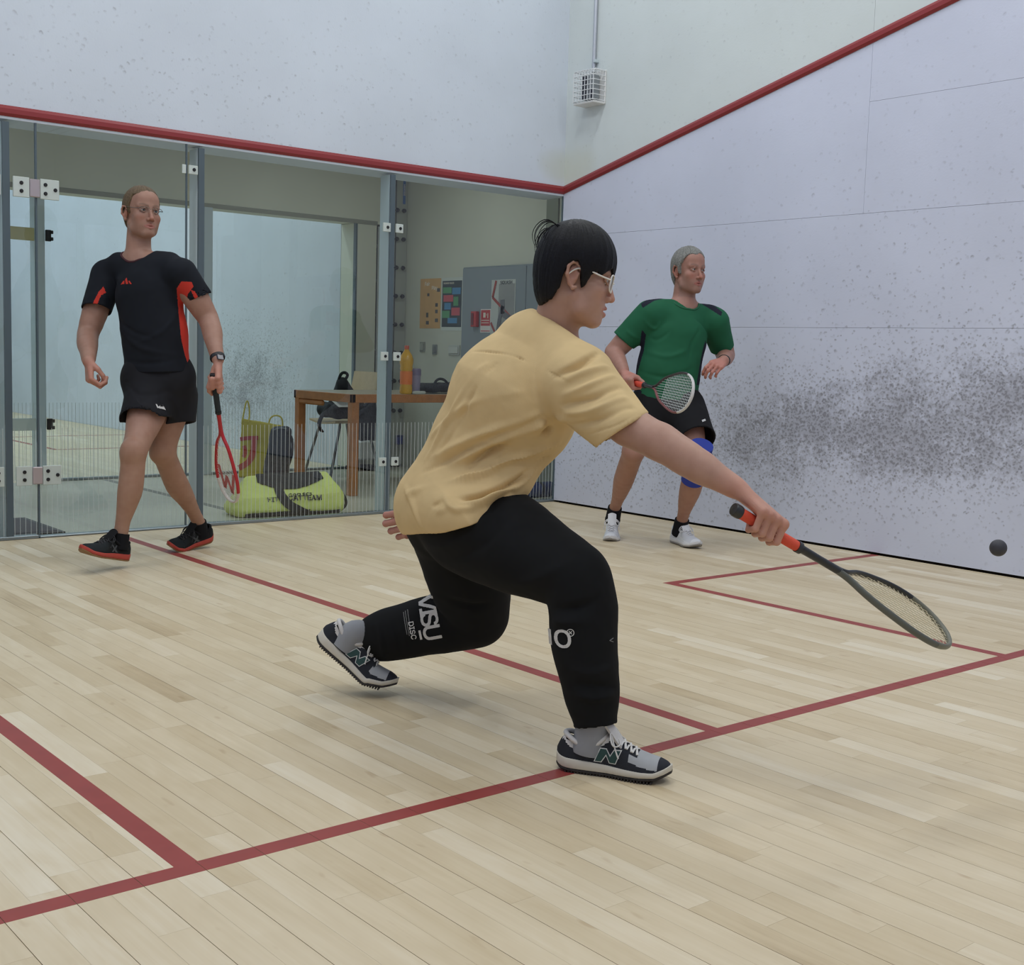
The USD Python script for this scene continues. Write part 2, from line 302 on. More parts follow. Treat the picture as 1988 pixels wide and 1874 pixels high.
obj('edge_channel', box(0, 0.006, -0.012, 0.001, 0.018, GT), M_dkseal, w1)
for zc in (1.78, 0.99, 0.33):
    for x in (1.412, 5.05):
        for s in (-1, 1): bolt_plate(x + s * 0.047 - 0.027, x + s * 0.047 + 0.027, zc - 0.027, zc + 0.027, 0.001, [(x + s * 0.047 - 0.004, zc)], w1)
for x in (3.735,):
    for zc in (1.79, 0.33): bolt_plate(x + 0.03, x + 0.09, zc - 0.05, zc + 0.05, 0.001, [(x + 0.06, zc + 0.02), (x + 0.06, zc - 0.02)], w1)
d1 = struct('door_1')
obj('pane', box(2.775, 3.583, -0.012, 0, 0.012, GT - 0.005), M_glass, d1); obj('stripe_print', stripes(2.775, 3.583, 0.0004), M_print, d1, kind='stuff')
obj('base_rail', cbox(2.69, 3.585, -0.05, 0.003, 0, 0.011), M_alu, d1)
obj('edge_seal', join(box(3.583, 3.592, -0.013, 0.001, 0.015, GT), box(2.7685, 2.775, -0.013, 0.001, 0.015, GT)), M_dkseal, d1)
for zc in (1.79, 0.33):
    bolt_plate(3.625, 3.705, zc - 0.05, zc + 0.05, 0.001, [(3.665, zc + 0.02), (3.665, zc - 0.02)], d1, 'hinge')
    obj('hinge_barrel', cbox(3.572, 3.623, 0.001, 0.016, zc - 0.045, zc + 0.045, 0.004), plain('hinge_pin_%d' % int(zc * 100), lin(190, 178, 180), 0.3, 0.5), d1)
    bolt_plate(3.475, 3.57, zc - 0.05, zc + 0.05, 0.001, [(3.545, zc + 0.022), (3.545, zc - 0.022), (3.495, zc)], d1, 'hinge')
bolt_plate(2.712, 2.765, 1.955, 2.003, 0.001, [(2.735, 1.98)], d1, 'door_stop'); obj('door_stop', cbox(2.78, 2.802, 0.001, 0.01, 1.955, 2.003, 0.002), M_clamp, d1)
# ---------------------------------------------------------------- the corridor behind the glass and the court across it
CE = -0.5
fc = struct('floor_corridor'); obj('vinyl', box(CE - 0.2, 7.6, -2.6, -0.05, -0.06, 0.0), M_vinyl, fc)
obj('floor_strip', join(box(2.18, 2.24, -2.55, -0.1, 0.0, 0.0004)), plain('floor_strip_grey', lin(128, 128, 120), 0.6), fc)  # narrow darker grey strip laid across the corridor floor
cc = struct('ceiling_corridor'); obj('slab', box(CE - 0.2, 7.6, -2.6, -0.26, 2.75, 2.85), M_ceil, cc)
we = struct('wall_corridor_end'); obj('plaster', box(CE - 0.15, CE, -2.95, 0.0, 0, 2.75), M_beige2, we)
tr3 = struct('shade_band_3'); obj('shade_strip', cbox(CE, CE + 0.012, -0.735, -0.60, 0, 2.75, 0.002), plain('shade_olive', lin(134, 138, 122), 0.6), tr3)  # darker strip added to stand for shade on this end of the wall
wo = struct('wall_corridor_open'); obj('plaster', box(7.6, 7.75, -2.6, 0, 0, 2.75), M_beige, wo)
wc = struct('wall_corridor_opposite')
obj('lintel', box(CE, 6.6, -2.86, -2.6, 2.095, 5.7), M_beige, wc)
obj('drip_edge', cbox(-0.2, 6.6, -2.6, -2.594, 2.085, 2.12, 0.002), plain('lintel_edge', lin(150, 150, 136), 0.6), wc)
obj('pillar', cbox(-0.20, 0.0, -2.86, -2.6, 0, 2.095, 0.006), M_beige, wc)
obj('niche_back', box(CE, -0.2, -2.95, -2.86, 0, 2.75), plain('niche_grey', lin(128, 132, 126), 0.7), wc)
obj('side_wall', box(6.6, 7.6, -2.75, -2.6, 0, 2.75), M_beige, wc)
w2 = struct('window_2')
for x0, x1 in ((0.012, 1.35), (1.362, 2.66), (3.6, 5.0), (5.012, 6.39)):
    obj('pane', box(x0, x1, -2.612, -2.6, 0.018, 2.09), M_glass, w2); obj('stripe_print', stripes(x0, x1, -2.5995), M_print, w2, kind='stuff')
for x in (1.37, 2.672, 3.735): obj('post', cbox(x - 0.036, x + 0.036, -2.69, -2.59, 0, 2.09, 0.003), M_steel, w2)
obj('base_rail', join(cbox(0, 2.66, -2.65, -2.596, 0, 0.018), cbox(3.6, 6.4, -2.65, -2.596, 0, 0.018)), M_alu, w2)
obj('edge_channel', box(-0.0, 0.012, -2.64, -2.598, 0.018, 2.09), M_dkseal, w2)
d2 = struct('door_2')
obj('pane', box(2.71, 3.595, -2.612, -2.6, 0.012, 2.09), M_glass, d2); obj('stripe_print', stripes(2.71, 3.595, -2.5995), M_print, d2, kind='stuff')
M_brass = plain('dull_brass', lin(196, 188, 140), 0.4, 0.3)
for zc, mt in ((1.77, M_brass), (0.42, M_clamp)):
    obj('hinge', cbox(2.712, 2.9, -2.598, -2.584, zc - 0.045, zc + 0.045), mt, d2)
    h = obj('latch', join(cbox(2.595, 2.632, -2.6, -2.575, zc - 0.04, zc + 0.04), cbox(2.585, 2.6, -2.575, -2.56, zc + 0.012, zc + 0.036), cbox(2.585, 2.6, -2.575, -2.56, zc - 0.036, zc - 0.012)), M_black, d2)
far = struct('wall_far_right'); obj('panel', box(-0.2, 0.0, -12.4, -2.86, 0, 5.7), M_wall_far, far)
wf2 = struct('wall_far_front'); obj('panel', box(-0.2, 6.6, -12.6, -12.4, 0, 5.7), M_wall_far, wf2)
wl2 = struct('wall_far_left'); obj('panel', box(6.4, 6.6, -12.4, -2.86, 0, 5.7), M_wall_far, wl2)
ce2 = struct('ceiling_far'); obj('slab', box(-0.2, 6.6, -12.6, -2.6, 5.7, 5.85), M_ceil, ce2)
ff = struct('floor_far'); fs = []
for row in range(50):
    y = -2.61 - RNG.uniform(0, 1.2)
    x0 = row * 0.129
    y = -2.61
    while y > -12.4:
        L = RNG.uniform(0.7, 2.2); fs.append((x0 + 0.0008, min(x0 + 0.1282, 6.4), max(y - L, -12.4), y - 0.0008, RNG.normal(0.62, 0.12), RNG.random(), 0)); y -= L
obj('board_field', join(*[stave_mesh(s) for s in fs]), M_wood, ff, kind='stuff', color=np.vstack([np.tile([np.clip(s[4], 0, 1), s[5], 0], (8, 1)) for s in fs]))
obj('court_line', join(box(0, 1.65, -5.26, -5.21, 0, 0.0006), box(1.6, 1.65, -6.86, -5.26, 0, 0.0006)), M_red, ff)
obj('court_line', box(0, 6.4, -6.91, -6.86, 0, 0.0006), M_red, ff)
obj('court_line', box(3.175, 3.225, -6.86, -2.66, 0, 0.0006), M_red, ff)

# ---------------------------------------------------------------- caged device with its conduit on the right wall
cg = thing('wall_camera', 'white wire caged device below a thin metal conduit high in the corner', 'camera')
cy, cz = 0.285, 2.80
M_wire = plain('cage_wire', lin(225, 228, 230), 0.4)
obj('back_plate', cbox(0.0, 0.012, cy - 0.1, cy + 0.1, cz - 0.115, cz + 0.105, 0.004), M_white, cg)
obj('housing', join(cbox(0.012, 0.075, cy - 0.055, cy + 0.055, cz - 0.085, cz + 0.075, 0.01)), plain('device_grey', lin(140, 146, 150), 0.5), cg)
obj('lens', join(cbox(0.075, 0.082, cy - 0.05, cy - 0.01, cz - 0.08, cz + 0.07, 0.003), cbox(0.075, 0.082, cy + 0.02, cy + 0.05, cz - 0.08, cz - 0.02, 0.003)), plain('device_dark', lin(52, 54, 66), 0.3), cg)
wires = []
for k in range(8):
    y = cy - 0.095 + 0.19 * k / 7; wires.append(tube([(0.0, y, cz + 0.1), (0.1, y, cz + 0.1), (0.115, y, cz + 0.085), (0.115, y, cz - 0.1), (0.0, y, cz - 0.11)], 0.0026, 6))
for k in range(7):
    z = cz + 0.095 - 0.19 * k / 6; wires.append(tube([(0.0, cy - 0.097, z), (0.105, cy - 0.097, z), (0.117, cy - 0.085, z), (0.117, cy + 0.085, z), (0.105, cy + 0.097, z), (0, cy + 0.097, z)], 0.0026, 6))
obj('cage', join(*wires), M_wire, cg, smooth=40)
obj('shelf', cbox(0.0, 0.11, cy - 0.097, cy + 0.097, cz - 0.117, cz - 0.104, 0.003), M_white, cg)
cd = thing('conduit', 'thin metal conduit pipe running up the wall above the caged device', 'pipe')
obj('pipe', tube([(0.016, cy - 0.01, cz + 0.105), (0.016, cy - 0.01, 5.69)], 0.013, 12), plain('conduit_metal', lin(188, 192, 200), 0.3, 0.6), cd, smooth=40)
for dz_ in (0.16, 1.16): obj('pipe_clip', cbox(0, 0.034, cy + 0.0, cy + 0.022, cz + dz_, cz + dz_ + 0.02, 0.002), M_steel, cd)

# ---------------------------------------------------------------- wall furniture of the corridor's end
cab = thing('metal_cabinet', 'tall grey metal cabinet with posters stuck to its door', 'cabinet')
M_cab = plain('cabinet_grey', lin(138, 146, 152), 0.45)
obj('body', cbox(CE + 0.003, CE + 0.02, -1.74, -0.76, 0.02, 1.72, 0.003), M_cab, cab)
obj('door', cbox(CE + 0.02, CE + 0.032, -1.73, -0.925, 0.06, 1.71, 0.003), M_cab, cab); obj('door', cbox(CE + 0.02, CE + 0.032, -0.92, -0.77, 0.06, 1.71, 0.003), M_cab, cab)
def flat(y0, y1, z0, z1, x, t=0.0012): return box(x, x + t, y0, y1, z0, z1)
def poster_text(txt, y, z, h, x, parent, mat, name='lettering', bold=True):
    # y runs to the reader's left on this wall: the reader faces -x, so text reads toward +y
    m = meshkit.text_mesh(txt, h, 0.0006, bold=bold); obj(name, xf(m, A([[0, 0, 1], [1, 0, 0], [0, 1, 0]]), (x, y, z)), mat, parent)
po = thing('poster', 'orange poster with white heading and small dark pictures beside the dark poster', 'poster')
X = CE + 0.001
obj('sheet', flat(-2.364, -2.068, 1.222, 1.644, X), plain('poster_orange', lin(214, 168, 112), 0.6, var=0.06, vscale=12), po)
pw = plain('poster_white', lin(232, 222, 205), 0.6); pk = plain('poster_dark', lin(86, 84, 84), 0.6)
poster_text('Fair', -2.30, 1.585, 0.03, X + 0.0012, po, pw); poster_text('Play', -2.2, 1.55, 0.03, X + 0.0012, po, pw)
for y, z, w, h in ((-2.12, 1.53, .04, .03), (-2.26, 1.495, .03, .025), (-2.14, 1.405, .035, .03), (-2.14, 1.35, .035, .03), (-2.27, 1.315, .03, .04), (-2.27, 1.255, .04, .03), (-2.14, 1.275, .04, .03)):
    obj('picture', flat(y, y + w, z, z + h, X + 0.0012), pk, po)
po = thing('poster', 'dark poster with green, blue and red blocks between orange poster and cabinet', 'poster')
obj('sheet', flat(-2.05, -1.76, 1.205, 1.645, X), plain('poster_paper', lin(208, 212, 206), 0.6), po)
obj('print', flat(-2.043, -1.775, 1.235, 1.618, X + 0.0012), plain('poster_slate', lin(62, 72, 78), 0.6), po)
poster_text('SQUASH RULES', -2.03, 1.592, 0.014, X + 0.0024, po, pw)
cg_, cb_, cr_ = plain('block_green', lin(96, 158, 112), 0.6), plain('block_blue', lin(84, 142, 186), 0.6), plain('block_red', lin(204, 96, 104), 0.6)
for y, z, w, h, c in ((-2.035, 1.515, .12, .05, cg_), (-1.905, 1.505, .115, .055, cb_), (-2.025, 1.445, .135, .055, cr_), (-1.885, 1.41, .065, .075, cg_), (-2.01, 1.38, .09, .055, cb_), (-1.91, 1.33, .115, .065, cr_), (-2.04, 1.31, .105, .06, cg_), (-1.96, 1.265, .13, .045, cb_)):
    obj('block', flat(y, y + w, z, z + h, X + 0.0024, 0.0008), c, po)
XD = CE + 0.033
po = thing('poster', 'squash poster with a red line and a player on the cabinet door', 'poster')
obj('sheet', flat(-1.345, -1.045, 1.17, 1.608, XD), plain('poster_grey', lin(196, 198, 194), 0.5), po)
obj('photo', flat(-1.25, -1.055, 1.19, 1.575, XD + 0.0012), plain('poster_photo', lin(152, 152, 150), 0.5, var=0.08, vscale=6), po)
poster_text('SQUASH', -1.235, 1.572, 0.026, XD + 0.0024, po, plain('poster_ink', lin(60, 62, 66), 0.6))
def ribbon(P, w, x, t=0.0008):
    P = A(P, float); o = []
    for a, b in zip(P[:-1], P[1:]):
        d = norm(b - a); n = A([-d[1], d[0]]) * w / 2; q = [a + n, b + n, b - n, a - n]
        o.append((A([[x + e, p[0], p[1]] for e in (0, t) for p in q]), A([[4, 5, 6], [4, 6, 7], [0, 2, 1], [0, 3, 2], [0, 1, 5], [0, 5, 4], [2, 3, 7], [2, 7, 6], [1, 2, 6], [1, 6, 5], [3, 0, 4], [3, 4, 7]])))
    return join(*o)
pred = plain('poster_red', lin(168, 74, 66), 0.6)
obj('red_line', join(ribbon([(-1.285, 1.60), (-1.325, 1.47), (-1.06, 1.29)], 0.022, XD + 0.0034), ribbon([(-1.34, 1.27), (-1.29, 1.2)], 0.02, XD + 0.0034)), pred, po)
obj('player_picture', join(ribbon([(-1.2, 1.45), (-1.19, 1.34)], 0.05, XD + 0.0044), ribbon([(-1.19, 1.4), (-1.23, 1.3), (-1.25, 1.2)], 0.04, XD + 0.0044), ribbon([(-1.19, 1.34), (-1.1, 1.3), (-1.08, 1.2)], 0.05, XD + 0.0044)), plain('poster_figure', lin(112, 112, 118), 0.6), po)
sg = thing('alarm_sign', 'small red and white fire alarm sign on the cabinet door', 'sign')
obj('plate', flat(-1.475, -1.345, 1.19, 1.378, XD - 0.0006, 0.0026), plain('sign_white', lin(226, 218, 214), 0.5), sg)
M_sred = plain('sign_red', lin(196, 60, 62), 0.5)
obj('red_field', join(flat(-1.468, -1.352, 1.245, 1.37, XD + 0.002, 0.0006), flat(-1.468, -1.352, 1.2, 1.206, XD + 0.002, 0.0006)), M_sred, sg)
obj('pictogram', join(flat(-1.44, -1.41, 1.31, 1.35, XD + 0.0026, 0.0005), flat(-1.385, -1.375, 1.305, 1.345, XD + 0.0026, 0.0005), flat(-1.4, -1.395, 1.325, 1.34, XD + 0.0026, 0.0005), flat(-1.46, -1.36, 1.285, 1.292, XD + 0.0026, 0.0005), flat(-1.46, -1.365, 1.265, 1.271, XD + 0.0026, 0.0005)), pw, sg)
sb = thing('alarm_button', 'small red box left of the fire alarm sign on the grey cabinet', 'alarm')
obj('housing', cbox(XD, XD + 0.035, -1.565, -1.495, 1.235, 1.36, 0.004), M_sred, sb); obj('cover', cbox(XD + 0.035, XD + 0.04, -1.555, -1.525, 1.25, 1.345, 0.002), plain('sign_dkred', lin(120, 40, 44), 0.4), sb)
for k, (y, lab) in enumerate(((-2.345, 'grey light switch on the corridor wall nearest the bottle'), (-2.16, 'narrow grey light switch in the middle of three under the posters'), (-1.93, 'wide white socket with a plug beside the grey cabinet'))):
    sw = thing('wall_switch' if k < 2 else 'wall_socket', lab, 'switch' if k < 2 else 'socket')
    w = (0.07, 0.06, 0.15)[k]; z = (1.02, 1.0, 1.0)[k]
    obj('plate', cbox(CE, CE + 0.012, y, y + w, z, z + 0.085, 0.003), plain('switch_%d' % k, lin(*[(150, 152, 142), (142, 146, 146), (196, 198, 190)][k]), 0.5), sw)
    obj('rocker', cbox(CE + 0.012, CE + 0.02, y + 0.012, y + w - 0.012, z + 0.015, z + 0.07, 0.002), plain('switch_r%d' % k, lin(*[(170, 172, 162), (120, 124, 124), (205, 206, 198)][k]), 0.5), sw)
M_board = plain('hook_board', lin(176, 178, 168), 0.6); M_peg = plain('peg_dark', lin(46, 46, 50), 0.5)
hb = thing('hook_board', 'pale vertical board with rows of dark pegs and a cable beside the corner', 'board')
obj('board', cbox(CE + 0.002, -0.235, -2.598, -2.58, 0.02, 2.6, 0.003), M_board, hb)
for z in (2.23, 1.985, 1.74, 1.495, 1.25, 1.005, 0.76, 0.5):
    for x in (-0.445, -0.375):
        o = lathe([(0.0, 0.04), (0.016, 0.036), (0.02, 0.02), (0.009, 0.012), (0.009, 0.0)], 10)
        obj('peg', xf(o, A([[1, 0, 0], [0, 0, 1], [0, -1, 0]]), (x, -2.58, z)), M_peg, hb, smooth=40)
obj('cable', tube([(-0.372, -2.574, 2.6), (-0.374, -2.574, 1.6), (-0.37, -2.574, 0.5)], 0.004, 6), M_peg, hb)
rk = thing('shelf_rack', 'narrow metal shelf rack in the niche beside the pillar', 'shelf')
for y in (-2.84, -2.62): obj('rail', cbox(-0.235, -0.215, y, y + 0.018, 0, 2.08, 0.002), plain('rack_%d' % int(-y * 100), lin(186, 190, 186), 0.4), rk)
for k in range(7): obj('shelf', cbox(CE + 0.01, -0.235, -2.85, -2.63, 0.3 * k + 0.12, 0.3 * k + 0.132, 0.002), M_steel, rk)
bs = thing('blue_sign', 'narrow blue upright sign with lettering at the top of the corridor corner', 'sign')
obj('strip', cbox(-0.47, -0.445, -2.5795, -2.5755, 2.29, 2.6, 0.001), plain('sign_blue', lin(64, 108, 176), 0.5), bs)
obj('lettering', xf(meshkit.text_mesh('SQUASH', 0.017, 0.0006, bold=True), A([[0, 1, 0], [0, 0, 1], [1, 0, 0]]), (-0.466, -2.575, 2.36)), pw, bs)
bb = thing('blue_box', 'small dark blue box fixed low on the pegged board', 'box')
obj('case', cbox(-0.47, -0.42, -2.579, -2.54, 0.2, 0.27, 0.004), plain('box_blue', lin(34, 58, 132), 0.45), bb); obj('lid', cbox(-0.472, -0.418, -2.579, -2.538, 0.27, 0.282, 0.003), plain('box_blue2', lin(30, 48, 110), 0.45), bb)
wbx = thing('white_appliance', 'white floor appliance with dark stand by the pillar under the table', 'appliance')
obj('case', cbox(-0.1, 0.06, -2.58, -2.40, 0.09, 0.25, 0.012), M_white, wbx); obj('stand', join(cbox(-0.14, 0.1, -2.58, -2.38, 0.0, 0.035, 0.006), cbox(0.06, 0.09, -2.55, -2.45, 0.03, 0.27, 0.006)), M_black, wbx)
mt = thing('floor_mat', 'dark grey floor mat behind the glass door', 'mat')
obj('pile', cbox(3.44, 4.9, -0.72, -0.14, 0.0, 0.014, 0.006), plain('mat_grey', lin(86, 84, 92), 0.9, bump=0.6, bscale=300), mt)
obj('border', join(cbox(3.41, 3.44, -0.75, -0.11, 0, 0.009), cbox(3.44, 4.9, -0.14, -0.11, 0, 0.009), cbox(3.44, 4.9, -0.75, -0.72, 0, 0.009)), M_black, mt)
bl = thing('blue_mat_roll', 'dark blue rolled mat on the corridor floor behind the glass corner', 'roll')
o = lathe([(0.0, -0.0), (0.05, 0.0), (0.054, 0.004), (0.054, 0.396), (0.05, 0.4), (0.0, 0.4)], 20)
obj('roll', xf(o, A([[0, 0, 1], [0, 1, 0], [-1, 0, 0]]), (-0.2, -0.26, 0.055)), plain('roll_blue', lin(32, 46, 92), 0.6), bl, smooth=30)
obj('strap', xf(lathe([(0.0545, 0.1), (0.0565, 0.1), (0.0565, 0.125), (0.0545, 0.125)], 20), A([[0, 0, 1], [0, 1, 0], [-1, 0, 0]]), (-0.2, -0.26, 0.055)), M_black, bl)

# ---------------------------------------------------------------- table, chair and the things on them
M_oak = plain('table_wood', lin(176, 112, 58), 0.5, var=0.12, vscale=18)
M_ttop = plain('table_top', lin(170, 158, 138), 0.35, var=0.04, vscale=8)
tb = thing('table', 'wooden table with square legs and grey top against the corridor wall', 'table')
TX0, TX1, TY0, TY1, TZ = -0.44, 1.13, -1.67, -0.87, 0.715
obj('tabletop', cbox(TX0 + 0.005, TX1 - 0.005, TY0 + 0.005, TY1 - 0.005, TZ - 0.006, TZ, 0.002), M_ttop, tb)
obj('apron', join(cbox(TX0, TX1, TY0, TY0 + 0.03, TZ - 0.06, TZ - 0.001), cbox(TX0, TX1, TY1 - 0.03, TY1, TZ - 0.06, TZ - 0.001), cbox(TX0, TX0 + 0.03, TY0, TY1, TZ - 0.06, TZ - 0.001), cbox(TX1 - 0.03, TX1, TY0, TY1, TZ - 0.06, TZ - 0.001)), M_oak, tb)
for x in (TX0 + 0.005, TX1 - 0.065):
    for y in (TY0 + 0.005, TY1 - 0.065): obj('leg', cbox(x, x + 0.06, y, y + 0.06, 0, TZ - 0.007, 0.004), M_oak, tb)
for x0, x1, y0, y1, hx in ((TX1 - 0.028, TX1 - 0.004, TY0 + 0.06, TY0 + 0.4, 0),): obj('bracket', cbox(x0, x1, y0, y1, TZ - 0.1, TZ - 0.06, 0.02), M_oak, tb)
ch = thing('chair', 'chair with pale plywood back and thin metal legs behind the table', 'chair')
M_ply = plain('plywood', lin(204, 180, 140), 0.5, var=0.06, vscale=12); M_chrome = plain('chair_steel', lin(120, 124, 124), 0.25, 0.8)
cx, cy_ = 0.40, -2.14
gx, gy = np.meshgrid(np.linspace(-0.2, 0.2, 9), np.linspace(-0.2, 0.2, 9), indexing='ij')
def sheet(Pf, t):                                                      # a thin solid from a grid of points
    n, m = Pf.shape[:2]; du = np.gradient(Pf, axis=0); dv = np.gradient(Pf, axis=1); N = np.cross(du, dv); N /= np.linalg.norm(N, axis=-1, keepdims=True)
    V = np.concatenate([(Pf + N * t / 2).reshape(-1, 3), (Pf - N * t / 2).reshape(-1, 3)]); k = n * m; Fa = []
    i, j = np.meshgrid(np.arange(n - 1), np.arange(m - 1), indexing='ij'); a, b, c, d = i * m + j, (i + 1) * m + j, (i + 1) * m + j + 1, i * m + j + 1
    q = np.stack([a, b, c, d], -1).reshape(-1, 4); Fa = [q, q[:, ::-1] + k]
    e = np.r_[np.arange(m), np.arange(2 * m - 1, n * m, m), np.arange(n * m - 2, (n - 1) * m - 1, -1), np.arange((n - 2) * m, 0, -m)]
    e2 = np.roll(e, -1); Fa.append(np.stack([e2, e, e + k, e2 + k], 1)); q = np.vstack(Fa)
    return V, np.vstack([q[:, [0, 1, 2]], q[:, [0, 2, 3]]])
obj('seat', sheet(np.stack([cx + gx, cy_ + gy, 0.45 - 0.02 * np.cos(gy * 8) + 0 * gx], -1), 0.014), M_ply, ch, smooth=40)
bz, by = np.meshgrid(np.linspace(0.55, 0.845, 9), np.linspace(-0.2, 0.2, 9), indexing='ij')
obj('backrest', sheet(np.stack([cx - 0.17 - (bz - 0.45) * 0.16 + 0.5 * by ** 2, cy_ + by * (1 - 0.25 * (bz - 0.55) / 0.275 * 0.5), bz], -1), 0.012), M_ply, ch, smooth=40)
for sx in (-1, 1):
    for sy in (-1, 1):
        top = A([cx + sx * 0.12, cy_ + sy * 0.15, 0.44]); bot = A([cx + sx * 0.24, cy_ + sy * 0.2, 0.0]); obj('leg', tube([top, bot], 0.011, 10), M_chrome, ch, smooth=40)
for s_ in (-0.12, 0.12): obj('back_support', tube([(cx - 0.14, cy_ + s_, 0.43), (cx - 0.21, cy_ + s_, 0.47), (cx - 0.235, cy_ + s_, 0.7)], 0.009, 8), M_chrome, ch, smooth=40)
def blob(parts, h=0.012, k=0.02):                                       # rounded solid: hulls of spheres joined and smoothed
    ms = []
    for P in parts:
        ms.append(m3.Manifold.batch_hull([m3.Manifold.sphere(r, 16).translate(list(map(float, p))) for p, r in P]))
    m = m3.Manifold.batch_boolean(ms, m3.OpType.Add).refine_to_length(h).to_mesh(); t = trimesh.Trimesh(m.vert_properties[:, :3], m.tri_verts, process=True)
    trimesh.smoothing.filter_taubin(t, iterations=14); return t
def rumple(t, a, s, seed=0):
    v = np.array(t.vertices); n = np.array(t.vertex_normals); t.vertices = v + n * ((meshkit.fbm(v * s + 50, 4, seed) - 0.5) * 2 * a)[:, None]; return t
M_nyl = plain('black_nylon', lin(30, 31, 36), 0.75, bump=0.3, bscale=150); M_nyl2 = plain('slate_nylon', lin(50, 56, 66), 0.7, bump=0.3, bscale=150)
bp = thing('backpack', 'black backpack slumped on the chair behind the table', 'backpack')
obj('bag', rumple(blob([[((cx + 0.14, cy_ - 0.06, 0.53), 0.06), ((cx + 0.14, cy_ + 0.16, 0.53), 0.06), ((cx - 0.1, cy_ + 0.16, 0.53), 0.06), ((cx - 0.1, cy_ - 0.06, 0.53), 0.06)], [((cx + 0.08, cy_, 0.56), 0.06), ((cx - 0.08, cy_ + 0.1, 0.56), 0.06), ((cx + 0.05, cy_ + 0.05, 0.74), 0.05)]]), 0.018, 9, 3), M_nyl, bp, smooth=60)
obj('handle', tube(spline([(cx + 0.02, cy_ + 0.05, 0.78), (cx + 0.0, cy_ + 0.05, 0.82), (cx + 0.05, cy_ + 0.06, 0.835), (cx + 0.08, cy_ + 0.05, 0.78)], 16), 0.012, 8), M_nyl, bp, smooth=60)
obj('strap', tube(spline([(cx + 0.2, cy_ + 0.1, 0.58), (cx + 0.27, cy_ + 0.12, 0.5), (cx + 0.3, cy_ + 0.12, 0.42), (cx + 0.26, cy_ + 0.1, 0.37)], 16), 0.022, 8, sx=1.0, sy=0.4), M_nyl, bp, smooth=60)
jk = thing('jacket', 'dark jacket hanging over the right side of the chair seat', 'jacket')
obj('cloth', rumple(blob([[((cx - 0.1, cy_ + 0.275, 0.6), 0.025), ((cx + 0.03, cy_ + 0.275, 0.5), 0.025), ((cx - 0.17, cy_ + 0.275, 0.34), 0.035), ((cx + 0.0, cy_ + 0.275, 0.34), 0.035)]]), 0.02, 12, 5), M_nyl2, jk, smooth=60)
obj('collar', tube(spline([(cx - 0.17, cy_ + 0.27, 0.62), (cx - 0.1, cy_ + 0.275, 0.63), (cx - 0.02, cy_ + 0.275, 0.57)], 14), 0.016, 8), M_nyl2, jk, smooth=60)
pa = thing('paper_sheets', 'white folded paper lying on the black backpack', 'paper')
sv, sf = sheet(np.stack(list(np.meshgrid(np.linspace(-0.09, 0.09, 5), np.linspace(-0.07, 0.07, 5), indexing='ij')) + [np.zeros((5, 5))], -1), 0.004)
obj('sheet', (sv @ A([[1, 0, 0], [0, 0.92, 0.38], [0, -0.38, 0.92]]).T + A([cx + 0.15, cy_ + 0.25, 0.60]), sf), M_white, pa)
obj('sheet', (sv * 0.8 @ A([[0.9, 0, 0.43], [0, 1, 0], [-0.43, 0, 0.9]]).T + A([cx + 0.15, cy_ + 0.25, 0.66]), sf), M_white, pa)
bt = thing('drink_bottle', 'orange soft drink bottle with orange label standing on the table', 'bottle')
B0 = A([0.635, -0.93, TZ])
M_juice = plain('orange_drink', lin(232, 172, 44), 0.15, transmission_weight=0.15); M_lab = plain('bottle_label', lin(236, 122, 44), 0.4)
bpz = [(0.0, 0.0), (0.04, 0.0), (0.046, 0.01), (0.046, 0.05), (0.043, 0.06), (0.043, 0.17), (0.047, 0.185), (0.044, 0.2), (0.05, 0.225), (0.05, 0.25), (0.04, 0.28), (0.02, 0.31), (0.014, 0.325), (0.0, 0.325)]
obj('body', xf(lathe(bpz, 28), t=B0), M_juice, bt, smooth=40); obj('label', xf(lathe([(0.0445, 0.07), (0.0452, 0.07), (0.0452, 0.165), (0.0445, 0.165)], 28), t=B0), M_lab, bt, smooth=40)
obj('cap', xf(lathe([(0.0, 0.322), (0.017, 0.322), (0.017, 0.346), (0.015, 0.349), (0.0, 0.349)], 20), t=B0), plain('cap_orange', lin(206, 92, 58), 0.4), bt, smooth=40)
cu = thing('drinking_cup', 'lilac sports shaker with lid right of the orange bottle', 'cup')
C0 = A([0.53, -0.965, TZ]); M_lil = plain('lilac_plastic', lin(150, 138, 158), 0.3)
obj('body', xf(lathe([(0, 0), (0.032, 0), (0.036, 0.01), (0.04, 0.13), (0.04, 0.135), (0.0, 0.135)], 24), t=C0), M_lil, cu, smooth=40)
obj('lid', xf(lathe([(0.0, 0.185), (0.036, 0.185), (0.042, 0.175), (0.042, 0.135), (0.0, 0.135)], 24), t=C0), plain('lilac_lid', lin(126, 112, 138), 0.35), cu, smooth=40)
ph = thing('folded_towel', 'small pale towel beside the bottle on the table', 'towel')
obj('cloth', rumple(blob([[((0.50, -0.89, TZ + 0.012), 0.012), ((0.60, -0.885, TZ + 0.012), 0.012), ((0.58, -0.90, TZ + 0.012), 0.012)]], 0.008), 0.002, 30), plain('towel_pale', lin(190, 188, 176), 0.8), ph, smooth=60); obj('fold', cbox(0.51, 0.59, -0.884, -0.876, TZ, TZ + 0.008, 0.003), plain('towel_pale2', lin(176, 174, 160), 0.8), ph)
kb = thing('racket_bag', 'flat black bag lying on the table behind the player in yellow', 'bag')
